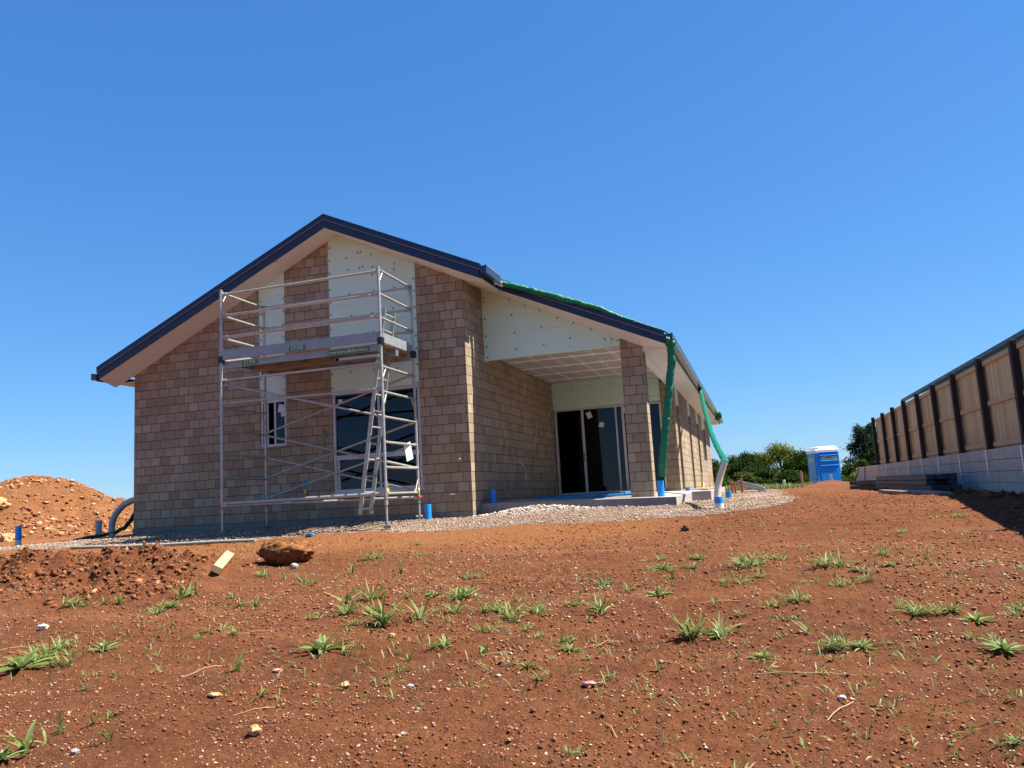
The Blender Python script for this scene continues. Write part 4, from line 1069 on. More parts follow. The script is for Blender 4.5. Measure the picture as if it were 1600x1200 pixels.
# things stacked along the foot of the wall
def low(x, y): return gz(x, y)
st = thing('steel_stack', 'bundle of dark steel lengths stacked on bearers below the retaining wall', 'steel bundle', (8.35, 7.0, -.2))
z0 = -.13
for r in range(3):
    for c in range(3):
        x0 = 8.1 + c * .17; dy = random.uniform(-.25, .25)
        b = MB(); b.bbox(x0, x0 + .16, 3.0 + dy + r * .15, 10.4 + dy - r * .1, z0 + r * .105, z0 + r * .105 + .098, .008); b.build('steel_length', M['darkpack'], st)
for y in (4, 6.6, 9.4):
    b = MB(); b.box(8.05, 8.7, y, y + .1, -.30, -.13); b.build('bearer', M['plank'], st)
for k, (x0, y0, y1, lab) in enumerate(((7.78, .7, 5.6, 'long weathered plank lying in front of the dark steel bundle'), (7.62, 3.2, 6.3, 'short weathered plank lying nearest the open soil by the steel bundle'))):
    b = MB(); z = low(x0, (y0 + y1) / 2)
    b.bbox(x0, x0 + .2, y0, y1, z + .02 - .02 * k, z + .085 - .02 * k, .008); b.bbox(x0 + .05, x0 + .12, y0 + .3, y0 + .4, z - .05, z + .02, .004)
    tag(b.build('plank', M['plank']), lab, 'plank', 'planks by the retaining wall')
pl = thing('pallet_stack', 'two weathered timber pallets stacked at the far end of the steel bundle', 'pallets', (8.3, 13.2, -.22))
for k in range(2):
    b = MB(); zb_ = -.21 + k * .15
    for i in range(7): b.box(7.85 + i * .135, 7.85 + i * .135 + .10, 12.4, 14.6, zb_ + .115, zb_ + .135)
    for y in (12.4, 13.45, 14.5): b.box(7.85, 8.77, y, y + .1, zb_ + .02, zb_ + .115)
    for x in (7.85, 8.27, 8.67): b.box(x, x + .10, 12.4, 14.6, zb_, zb_ + .02)
    b.build('pallet', M['pallet'], pl)
b = MB(); b.tube([(8.93, 21.1, .57), (8.86, 21.3, .3), (8.7, 21.8, -.1), (8.4, 22.2, -.2)], .018, 8); tag(b.build('cable', M['blackplastic']), 'black cable hanging over the far end of the retaining wall', 'cable', 'black cables over the wall end')
b = MB(); b.tube([(8.93, 19.3, .57), (8.9, 19.35, .2), (8.85, 19.4, -.2)], .018, 8); tag(b.build('cable', M['blackplastic']), 'black cable hanging straight down the retaining wall beside the first post', 'cable', 'black cables over the wall end')

# ------------------------------------------------------------------ portable toilet
lo = thing('portable_toilet', 'blue portable toilet with white roof and green sign panels', 'portable toilet', (0, 0, 0))
HW, HD, HH = .55, .545, 1.70
b = MB(); b.bbox(-HW, HW, -HD, HD, .1, HH, .05, 0, None, 3)
for z in (.98, 1.20, 1.47, 1.62): b.bbox(-HW + .17, HW - .05, -HD - .045, -HD + .05, z, z + .06, .02)
b.bbox(-HW + .17, HW - .05, -HD - .018, -HD + .05, .2, .86, .016)
b.bbox(HW - .05, HW + .012, -HD - .014, -HD + .06, .12, HH - .02, .012); b.bbox(-HW + .0, -HW + .06, -HD - .014, -HD + .05, .12, HH - .02, .012)
b.build('body', M['loo'], lo)
b = MB(); b.bbox(-HW - .03, -HW + .02, -HD + .07, HD - .07, .14, HH - .06, .012); d_ = b.build('door', M['loodark'], lo)
b = MB(); b.bbox(-HW - .045, -HW - .028, -HD + .12, HD - .35, .80, .90, .006); b.build('latch', M['loogrey'], d_)
b = MB(); b.box(-HW - .036, -HW - .029, -HD + .25, HD - .3, 1.22, 1.40); b.build('notice', M['loosign'], d_)
b = MB()
b.bbox(-HW - .035, HW + .03, -HD - .03, HD + .03, HH - .08, HH + .10, .04, 0, None, 3)
b.bbox(-HW + .08, HW - .0, -HD + .0, HD - .0, HH - .05, HH + .24, .125, 0, None, 4)
b.build('roof', M['loowhite'], lo)
b = MB(); b.box(-HW + .24, HW - .1, -HD - .026, -HD - .012, 1.275, 1.44); sg = b.build('sign_panel', M['loopanel'], lo)
b = MB(); b.box(-HW + .26, -HW + .42, -HD - .030, -HD - .027, 1.29, 1.43); b.build('logo_patch', M['loosign'], sg)
b = MB(); b.box(-HW + .47, -HW + .74, -HD - .030, -HD - .027, 1.36, 1.42); b.build('logo_patch', M['footing'], sg)
b = MB(); b.bbox(-HW - .25, HW + .05, -HD - .02, HD + .02, 0, .10, .02); b.build('skid_base', M['blackplastic'], lo)
lo.location = (8.12, 28, -.20); lo.rotation_euler = (0, 0, math.radians(17))
b = MB(); b.bbox(6.62, 6.69, 19.97, 20.03, -.35, .55, .006); b.bbox(6.69, 6.71, 19.98, 20.02, -.35, .50, .004)
tag(b.build('stake', M['pine']), 'thin brown survey stake standing left of the blue toilet', 'stake', 'survey stakes beyond the soil heap')
b = MB(); b.bbox(8.06, 8.115, 23.97, 24.03, -.3, .345, .006); b.bbox(8.02, 8.06, 23.98, 24.02, -.3, .345, .004)
tag(b.build('stake', M['white']), 'white topped stake standing in the soil heap before the blue toilet', 'stake', 'survey stakes beyond the soil heap')
b = MB(); b.tube([(6.25, 30, -.3), (6.27, 30, .15)], .05, 10); b.tube([(6.27, 30, .12), (6.27, 30, .26)], .075, 10); tag(b.build('standpipe', M['galv']), 'small grey standpipe in the grass left of the stake', 'standpipe')
b = MB(); b.bbox(5.2, 6.3, 27, 27.25, -.15, -.09, .006, 0, None); tag(b.build('plank', M['pine']), 'pale plank lying on the grass far beyond the gravel', 'plank', 'planks by the retaining wall')

# small timber frame, roofing sheets, leaning plank, cable at the far corner
fr = thing('trestle', 'low pink primed timber frame standing behind the cream pipe bend', 'trestle', (4.35, 12, -.1))
for (x0, x1, z1) in ((4.16, 4.24, .30), (4.27, 4.33, .26), (4.46, 4.55, .36)):
    b = MB(); b.bbox(x0, x1, 11.95, 12.03, -.15, z1, .005); b.build('upright', M['pinkwood'], fr)
b = MB(); b.bbox(4.24, 4.46, 11.97, 12.01, .18, .25, .004); b.build('crossbar', M['pinkwood'], fr)
b = MB()
for k in range(5):
    z = -.10 + k * .055
    b.slope(4.3 + k * .02, z + .25 - k * .02, 5.35 - k * .05, z - .06 + k * .0, 12.6 + .04 * k, 14.2 - .05 * k, .02)
tag(b.build('roofing_sheets', M['sheetgrey']), 'loose stack of grey roofing sheets sloping down behind the pink frame', 'roofing sheets')
b = MB(); Tm = Matrix.Translation((3.3, 19.0, .2)) @ Matrix.Rotation(-.38, 4, 'X') @ Matrix.Rotation(-.16, 4, 'Y'); b.bbox(-.03, .03, -.09, .09, -.35, .45, .005, 0, Tm); tag(b.build('plank', M['offcut']), 'pale offcut plank leaning on the far end of the side wall', 'plank', 'planks by the retaining wall')
b = MB(); b.tube([(3.17, 14.2, .62), (3.19, 14.25, .40), (3.2, 14.3, .12), (3.3, 13.6, .08), (3.5, 12.5, .02), (3.75, 11.0, -.03), (3.9, 10, -.06)], .022, 8)
b.tube([(3.2, 14.3, .3), (3.24, 14.1, .22), (3.2, 13.9, .12), (3.27, 13.7, .1)], .022, 8); tag(b.build('cable', M['ycable']), 'yellow cable trailing down the side wall to the gravel', 'cable')
b = MB(); b.bbox(3.17, 3.95, 7.0, 9.6, .11, .125, .003); tag(b.build('board', M['footing']), 'thin dark board lying on the ground along the side wall', 'board')
b = MB(); b.bbox(3.35, 3.95, 9.8, 10.3, -.12, .08, .01); tag(b.build('concrete_block', M['slab']), 'pale concrete block beside the dark board along the side wall', 'block')
# building materials on the porch slab
b = MB(); Tm = Matrix.Rotation(.03, 4, 'Z')
b.bbox(1.05, 2.70, 1.9, 2.35, .105, .155, .012, 0); tag(b.build('board_bundle', M['bluefilm']), 'pale blue wrapped boards lying on the porch slab by the pillar', 'boards', 'blue wrapped boards on the porch slab')
b = MB(); b.bbox(.25, 2.3, 3.2, 3.9, .125, .19, .012, 0); tag(b.build('board_bundle', M['bluefilm']), 'long blue wrapped boards lying on the slab towards the porch side wall', 'boards', 'blue wrapped boards on the porch slab')

# ------------------------------------------------------------------ loose objects on the soil
def rock(name, label, cat, x, y, sx, sy, sz, mat, seed=1, lump=.25, sub=4, rot=0, sink=.12, group=None):
    bm = bmesh.new(); bmesh.ops.create_icosphere(bm, subdivisions=sub, radius=1)
    for v in bm.verts:
        p = v.co.copy(); o_ = Vector((seed * 3.1, seed * 1.7, seed * .9))
        d = 1 + lump * (mnoise.noise(p * 1.3 + o_)) + lump * .55 * mnoise.noise(p * 3.1 + o_) + lump * .30 * mnoise.noise(p * 7 + o_) + lump * .16 * mnoise.noise(p * 16 + o_)
        v.co = p * d
        v.co.x *= sx; v.co.y *= sy; v.co.z *= sz
    bmesh.ops.rotate(bm, verts=bm.verts[:], cent=(0, 0, 0), matrix=Matrix.Rotation(rot, 3, 'Z'))
    me = bpy.data.meshes.new(name); bm.to_mesh(me); bm.free()
    if sub > 2: me.polygons.foreach_set('use_smooth', [True] * len(me.polygons))
    me.materials.append(mat); o = bpy.data.objects.new(name, me); COL.objects.link(o)
    o.location = (x, y, gz(x, y) + sz * (1 - 2 * sink)); return tag(o, label, cat, group)
def rockmat(name, a, b_, c_):
    t = NT(name); o = t.obj(); f = t.noise(o, 9, 6, .65); g = t.noise(o, 26, 5, .7)
    c = t.mix(t.math('MULTIPLY', t.math('SUBTRACT', f, .42, clamp=True), 5, clamp=True), a, b_)
    c = t.mix(t.math('MULTIPLY', t.math('SUBTRACT', g, .58, clamp=True), 7, clamp=True), c, c_)
    t.bsdf(c, .92, 0, .2); t.bump(t.math('ADD', f, g), .8, .03); return t.mat
RB = rockmat('ironstone', (.125, .05, .019), (.25, .10, .03), (.50, .29, .11))
RW = rockmat('pale_stone', (.45, .42, .38), (.66, .63, .58), (.30, .22, .17)); RO = rockmat('ochre_stone', (.42, .24, .10), (.60, .38, .17), (.66, .54, .38))
RG = rockmat('grey_stone', (.25, .22, .20), (.40, .36, .32), (.52, .48, .43)); RP = rockmat('pink_stone', (.38, .19, .16), (.52, .32, .27), (.3, .12, .08))
rock('boulder', 'brown ironstone boulder with ochre flecks lying in front of the gravel', 'boulder', -.92, -4.62, .37, .22, .175, RB, 4, .24, 5, .1, .06)
rock('stone', 'rounded grey stone at the right foot of the brown boulder', 'stone', -.56, -5.05, .055, .045, .042, RG, 5)
rock('stone', 'white stone in the weeds at the left edge', 'stone', -1.28, -8.02, .05, .04, .03, RW, 6, .4)
rock('stone', 'ochre stone in the bottom left, below the sprouting weeds', 'stone', 2.53, -10.33, .030, .026, .027, RO, 7, .4)
rock('stone', 'ochre stone by the curled weed below the broad rosette', 'stone', 2.60, -9.55, .026, .022, .018, RO, 8, .4)
rock('stone', 'small orange stone just behind the broad rosette', 'stone', 2.33, -8.36, .026, .02, .018, RO, 9, .4)
rock('stone', 'white flat stone right of the curled weed', 'stone', 3.0, -9.52, .02, .014, .010, RW, 10, .4)
rock('stone', 'flat pink stone left of the ochre stones', 'stone', 1.95, -9.25, .035, .026, .012, RP, 11, .4)
rock('stone', 'pink stone beside the small weed in the lower middle', 'stone', 4.02, -9.43, .036, .022, .013, RP, 12, .4)
rock('stone', 'pale round stone at the lower right', 'stone', 5.29, -9.63, .019, .016, .014, RW, 13, .3)
rock('stone', 'grey stone near the bottom left corner', 'stone', 1.72, -10.62, .022, .018, .016, RG, 14, .3)
rock('stone', 'dusty ochre stone on bare soil at lower left', 'stone', 1.86, -9.75, .040, .028, .012, RO, 15, .4)
rock('stone', 'large orange stone low on the dirt mound', 'stone', -13.8, 2.6, .24, .2, .2, RO, 16, .4, 4, 0, .2)
rock('stone', 'orange boulder high on the dirt mound', 'stone', -16.9, 4.9, .30, .24, .22, RO, 17, .45, 4)
bpy.data.objects['stone.011'].location.z = float(mound_z(np.array([-13.8]), np.array([2.6]))[0]) + .12
bpy.data.objects['stone.012'].location.z = float(mound_z(np.array([-16.9]), np.array([4.9]))[0]) + .12
# timber offcut
p, q = Vector((-1.02, -5.95)), Vector((-1.62, -4.85))
d = (q - p); ang = math.atan2(d.y, d.x); L = d.length
Tm = Matrix.Translation(((p.x + q.x) / 2, (p.y + q.y) / 2, (gz(*p) + gz(*q)) / 2 + .085)) @ Matrix.Rotation(ang, 4, 'Z') @ Matrix.Rotation(-.10, 4, 'Y') @ Matrix.Rotation(.5, 4, 'X')
b = MB(); b.bbox(-L * .42, L * .42, -.055, .055, -.04, .04, .005, 0, Tm); tag(b.build('timber_offcut', M['offcut']), 'short pale pine offcut lying on the soil left of the boulder', 'timber offcut')
b = MB(); z = gz(4.05, -3.3); b.bbox(4.0, 4.1, -3.34, -3.26, z, z + .05, .012); b.bbox(4.03, 4.07, -3.33, -3.27, z + .04, z + .075, .008); tag(b.build('plastic_plug', M['blackplastic']), 'small dark plastic plug lying on the bare soil below the porch', 'plastic plug')
b = MB(); z = gz(-2.0, -2.2); b.bbox(-2.1, -1.98, -2.26, -2.16, z, z + .05, .01); tag(b.build('plastic_scrap', M['bluefilm']), 'scrap of blue plastic at the front edge of the gravel', 'plastic scrap')
b = MB()
STR = [((1.35, -9.4), .30, 1.2), ((2.2, -10.05), .22, .6), ((3.2, -8.9), .2, .3), ((4.9, -9.2), .5, -.1), ((4.5, -7.4), .3, .2), ((5.2, -9.9), .25, 1.0), ((3.9, -8.6), .2, .9), ((-.9, -8.9), .3, .9), ((5.6, -8.6), .25, -.7), ((2.6, -8.9), .2, 2.2), ((.9, -8.2), .3, .2), ((4.3, -10.2), .2, 2.0)]
for (x, y), L, a in STR:
    P = [(x + L * t * math.cos(a), y + L * t * math.sin(a), gz(x + L * t * math.cos(a), y + L * t * math.sin(a)) + .006 + .012 * math.sin(t * pi)) for t in (0, .25, .5, .75, 1)]
    b.tube(P, .0022, 5)
tag(b.build('dry_straws', M['offcut']), 'dry straws and roots lying on the red soil', 'dry straw', kind='stuff')

# ------------------------------------------------------------------ weeds on the soil
m_weed = mat_islands('weed_leaf', [(0, (.10, .15, .035)), (.35, (.17, .225, .055)), (.7, (.24, .29, .085)), (.9, (.32, .34, .13)), (1, (.42, .36, .18))], .55, .32, .35, .3, 30)
m_lime = mat_islands('weed_leaf_lime', [(0, (.16, .23, .035)), (.6, (.24, .31, .06)), (1, (.32, .36, .10))], .55, .32, .35, .3, 30)
def blade(b, az, lean, L, w, curl, r_, base=(0, 0)):
    n = 5; P = []; a = lean; x = 0; z = 0
    ca, sa = math.cos(az), math.sin(az); V = []
    tw = r_.uniform(-.5, .5)
    for i in range(n + 1):
        t = i / n
        ww = w * (.55 + 1.1 * t) * (1 - t ** 2.6) if i < n else 0.0
        ww = max(ww, .0006)
        fold = ww * .35
        for sgn in (-1, 0, 1):
            lx = x; ly = sgn * ww * .5; lz = z + (0 if sgn == 0 else fold)
            ly2 = ly * math.cos(tw * t); lz += ly * math.sin(tw * t)
            V.append((base[0] + lx * ca - ly2 * sa, base[1] + lx * sa + ly2 * ca, lz))
        x += math.sin(a) * L / n; z += math.cos(a) * L / n; a += curl / n
    F = []
    for i in range(n):
        for k in (0, 1): F.append((i * 3 + k, i * 3 + k + 1, i * 3 + 4 + k, i * 3 + 3 + k))
    b.mesh(V, F, 0, True)
def weed_mesh(kind, seed, mat):
    r_ = random.Random(seed); b = MB()
    if kind == 'T':
        for c in range(r_.randint(2, 5)):
            bx, by = r_.uniform(-.34, .34), r_.uniform(-.16, .16)
            for k in range(r_.randint(10, 16)):
                blade(b, r_.uniform(0, 2 * pi), r_.uniform(.15, 1.0), r_.uniform(.22, .66), r_.uniform(.022, .05), r_.uniform(.1, 1.3), r_, (bx + r_.uniform(-.04, .04), by + r_.uniform(-.04, .04)))
    elif kind == 'R':
        n = r_.randint(20, 27)
        for k in range(n):
            inner = k > n * .6
            blade(b, k * 2.4 + r_.uniform(-.3, .3), r_.uniform(.35, .7) if inner else r_.uniform(.95, 1.35), r_.uniform(.26, .42) if inner else r_.uniform(.36, .58), r_.uniform(.06, .10), r_.uniform(.2, .7) if not inner else r_.uniform(.1, .6), r_, (r_.uniform(-.02, .02), r_.uniform(-.02, .02)))
    elif kind == 'S':
        for k in range(r_.randint(3, 7)):
            blade(b, r_.uniform(0, 2 * pi), r_.uniform(.05, .9), r_.uniform(.35, 1.0), r_.uniform(.05, .11), r_.uniform(.1, 1.4), r_, (r_.uniform(-.08, .08), r_.uniform(-.08, .08)))
    else:   # patch of creeping lime weed
        for k in range(75):
            blade(b, r_.uniform(0, 2 * pi), r_.uniform(.3, 1.2), r_.uniform(.06, .13), r_.uniform(.022, .04), r_.uniform(0, .6), r_, (r_.uniform(-.5, .5), r_.uniform(-.2, .2)))
    me = bpy.data.meshes.new('weed'); me.from_pydata(b.v, [], b.f); me.polygons.foreach_set('use_smooth', b.sm); me.materials.append(mat)
    return me
WM = {k: [weed_mesh(k, 100 * i + ord(k), m_lime if k == 'P' else m_weed) for i in range(14 if k in 'TS' else 6)] for k in 'TRSP'}
NAMES = {'T': ('grass_tuft', 'grass tuft', 'grass tufts on the red soil', 'tuft of narrow green blades growing on the bare red soil'),
         'R': ('weed_rosette', 'weed', 'flat weed rosettes on the red soil', 'flat rosette of broad green weed leaves on the bare red soil'),
         'S': ('weed_sprig', 'weed sprig', 'small weed sprigs on the red soil', 'small sprig of a few green leaves poking out of the red soil'),
         'P': ('lime_weed_patch', 'weed patch', 'lime green weed patches on the red soil', 'low patch of bright lime green creeping weed on the red soil')}
SPECIAL = {(2.00, -8.76): 'largest broad-leaved weed rosette, glossy green, below the boulder', (2.21, -7.95): 'widest grass tuft, many blades, right behind the largest rosette',
           (1.42, -7.12): 'dense dark green upright tuft below and right of the boulder', (1.39, -10.59): 'tall weed sprig near the bottom left corner',
           (-0.14, -9.26): 'sprawling weed rosette at the left edge of the soil'}
WEEDS = """-1.37,-7.10,0.16,T -1.94,-7.08,0.20,T -1.68,-7.11,0.13,T -0.55,-7.42,0.15,T -0.61,-7.21,0.19,T -0.72,-6.72,0.30,T 0.28,-7.16,0.18,T -0.17,-6.83,0.13,T -0.63,-7.64,0.07,S -0.41,-8.09,0.08,S 0.18,-8.29,0.10,S 0.21,-8.12,0.11,S 0.61,-8.31,0.10,T 0.66,-8.17,0.16,T 0.90,-8.29,0.13,T 0.10,-8.75,0.24,R -0.31,-8.77,0.20,T 0.16,-9.14,0.18,T -0.14,-9.26,0.39,R -0.20,-9.05,0.24,T 0.90,-9.31,0.06,S 1.07,-9.26,0.13,S 1.64,-9.24,0.15,S 0.85,-9.70,0.10,S 0.42,-9.70,0.06,S 1.41,-10.14,0.14,T 1.77,-10.45,0.11,S 1.39,-10.59,0.20,S 1.37,-10.47,0.13,S 1.32,-10.33,0.12,S 1.36,-10.70,0.19,R 1.42,-7.12,0.32,T 1.60,-7.58,0.27,T 1.80,-7.59,0.16,T 1.87,-8.03,0.13,T 1.90,-8.22,0.07,S 1.31,-7.73,0.15,T 2.21,-7.95,0.35,T 2.00,-8.76,0.40,R 2.85,-8.67,0.14,T 2.73,-8.94,0.09,S 3.03,-8.29,0.14,T 2.54,-7.52,0.20,T 2.40,-6.91,0.29,T 2.84,-7.53,0.20,T 3.00,-7.65,0.24,T 2.04,-6.89,0.21,R 2.01,-6.05,0.23,T 0.25,-4.48,0.24,T 0.50,-5.55,0.15,S 1.14,-5.63,0.18,S 0.52,-5.92,0.17,S 1.00,-6.49,0.10,S -0.18,-5.84,0.14,S 0.26,-6.16,0.21,S 0.40,-6.18,0.14,S -0.65,-5.58,0.15,T 2.57,-9.44,0.08,S 2.47,-9.47,0.06,S 2.17,-9.75,0.09,S 3.20,-8.76,0.15,S 2.88,-9.25,0.05,S 2.80,-9.40,0.05,S 3.48,-9.14,0.08,S 3.20,-9.82,0.04,S 2.59,-8.38,0.07,S 3.15,-7.88,0.20,T 3.24,-7.66,0.18,T 3.34,-8.18,0.11,T 3.47,-8.39,0.09,T 3.69,-8.53,0.21,T 3.46,-7.39,0.20,R 3.71,-7.90,0.09,S 3.79,-7.63,0.25,T 3.42,-6.88,0.07,S 3.63,-6.57,0.20,T 3.85,-6.86,0.15,T 4.12,-7.03,0.27,R 4.01,-5.29,0.19,T 4.04,-5.89,0.28,R 4.17,-6.33,0.15,S 4.33,-5.24,0.17,T 4.30,-5.77,0.12,T 4.55,-8.32,0.27,T 4.68,-8.41,0.08,S 4.79,-7.85,0.14,T 4.60,-7.47,0.11,S 4.71,-6.60,0.22,T 4.83,-5.84,0.30,T 4.94,-6.33,0.17,R 4.93,-8.86,0.17,R 4.80,-8.85,0.06,S 3.58,-9.13,0.15,R 3.70,-9.40,0.13,T 3.96,-8.83,0.10,S 3.99,-8.53,0.06,S 4.27,-9.38,0.07,S 4.36,-9.11,0.09,S 4.55,-9.82,0.09,S 4.32,-9.91,0.06,S 4.36,-10.07,0.05,S 4.87,-9.68,0.04,S 3.77,-8.78,0.18,R 7.19,-2.75,0.40,P 7.01,-2.55,0.08,S 6.51,-3.76,0.13,T 7.04,-4.13,0.11,T 6.06,-5.54,0.15,T 6.05,-5.98,0.20,R 5.57,-5.98,0.29,T 5.75,-6.26,0.16,T 5.32,-6.53,0.24,P 5.53,-6.90,0.13,T 5.72,-6.72,0.15,T 5.20,-7.46,0.19,T 5.02,-7.60,0.14,T 5.11,-7.91,0.26,P 5.06,-8.29,0.17,P 5.89,-7.72,0.14,T 5.99,-7.92,0.22,T 6.15,-7.83,0.21,R 6.25,-8.01,0.22,R 6.56,-7.77,0.13,T 5.39,-8.64,0.17,T 5.50,-8.65,0.19,R 5.22,-8.35,0.12,S 5.28,-8.69,0.09,S 5.18,-8.72,0.06,S 6.10,-8.55,0.11,S 6.21,-8.56,0.15,T 6.19,-8.84,0.24,R 6.09,-8.93,0.05,S 5.31,-8.95,0.06,S 4.98,-8.82,0.06,S 6.39,-5.71,0.10,S 6.87,-5.97,0.08,T 6.98,-6.35,0.08,T 5.11,-5.49,0.18,T 6.87,-4.20,0.10,S 5.89,-10.11,0.08,T 4.16,-10.42,0.07,T 5.81,-9.72,0.04,S 0.41,-3.41,0.12,T 0.83,-4.39,0.11,T 5.49,-8.61,0.08,T"""
for i, s in enumerate(WEEDS.split()):
    x, y, w, k = s.split(','); x, y, w = float(x), float(y), float(w)
    nm, cat, grp, lab = NAMES[k]
    o = bpy.data.objects.new(nm, random.choice(WM[k])); COL.objects.link(o)
    o.location = (x, y, gz(x, y) - .004)
    sz = w * {'T': 1.45, 'R': 1.2, 'S': 1.35, 'P': 1.1}[k]
    sh = random.uniform(.85, 1.15) * {'T': .72, 'R': .75, 'S': .85, 'P': 1}[k]
    o.scale = (sz, sz, sz * sh); o.rotation_euler = (random.uniform(-.08, .08), random.uniform(-.08, .08), random.uniform(0, 6.28) if k != 'P' else random.uniform(-.2, .2))
    sp = SPECIAL.get((x, y))
    tag(o, sp or lab, cat, grp)
    if k == 'P': o['kind'] = 'stuff'
    if k in 'TR' and i % 5 != 0:
        k2 = random.choice('SST'); nm, cat, grp, lab = NAMES[k2]
        x2, y2 = x + random.uniform(-.30, .30), y + random.uniform(-.22, .22)
        c = bpy.data.objects.new(nm, random.choice(WM[k2])); COL.objects.link(c); s2 = w * random.uniform(.35, .75)
        c.location = (x2, y2, gz(x2, y2) - .004); c.scale = (s2, s2, s2 * random.uniform(.5, .9)); c.rotation_euler = (random.uniform(-.3, .3), random.uniform(-.3, .3), random.uniform(0, 6.28))
        tag(c, lab, cat, grp)
# thin scatter of tiny seedlings nobody could count
b = MB(); r_ = random.Random(5)
for k in range(3400):
    y = -14.4 + math.exp(r_.uniform(math.log(3.7), math.log(11.5))); x = r_.uniform(-4, 9)
    if vnoise(np.array([x]), np.array([y]), 1.3, 81)[0] < -.05 or gravel_mask(np.array([x]), np.array([y]))[0] > .2: continue
    z = gz(x, y) - .003
    for q in range(r_.randint(1, 4)):
        n0 = len(b.v); blade(b, r_.uniform(0, 6.28), r_.uniform(.2, 1.2), r_.uniform(.02, .085), r_.uniform(.004, .010), r_.uniform(0, 1), r_, (x + r_.uniform(-.02, .02), y + r_.uniform(-.02, .02)))
        for j in range(n0, len(b.v)): b.v[j] = (b.v[j][0], b.v[j][1], b.v[j][2] + z)
tag(b.build('seedlings', m_weed), 'tiny green seedlings sprinkled over the red soil', 'seedlings', kind='stuff')
# grass beyond the gravel
m_turf = mat_islands('far_grass', [(0, (.12, .15, .04)), (.6, (.22, .25, .08)), (1, (.34, .33, .13))], .8, .25, .2, .3, 8)
b = MB()
for k in range(5200):
    y = 23 + 40 * r_.random() ** 1.8; x = r_.uniform(3.6, 7.4 + .12 * (y - 20)); z = gz(x, y)
    n0 = len(b.v); blade(b, r_.uniform(0, 6.28), r_.uniform(.05, .7), r_.uniform(.12, .34), r_.uniform(.02, .04), r_.uniform(0, .8), r_, (x, y))
    for j in range(n0, len(b.v)): b.v[j] = (b.v[j][0], b.v[j][1], b.v[j][2] + z)
tag(b.build('grass', m_turf), 'rough pale grass beyond the gravel', 'grass', kind='stuff')

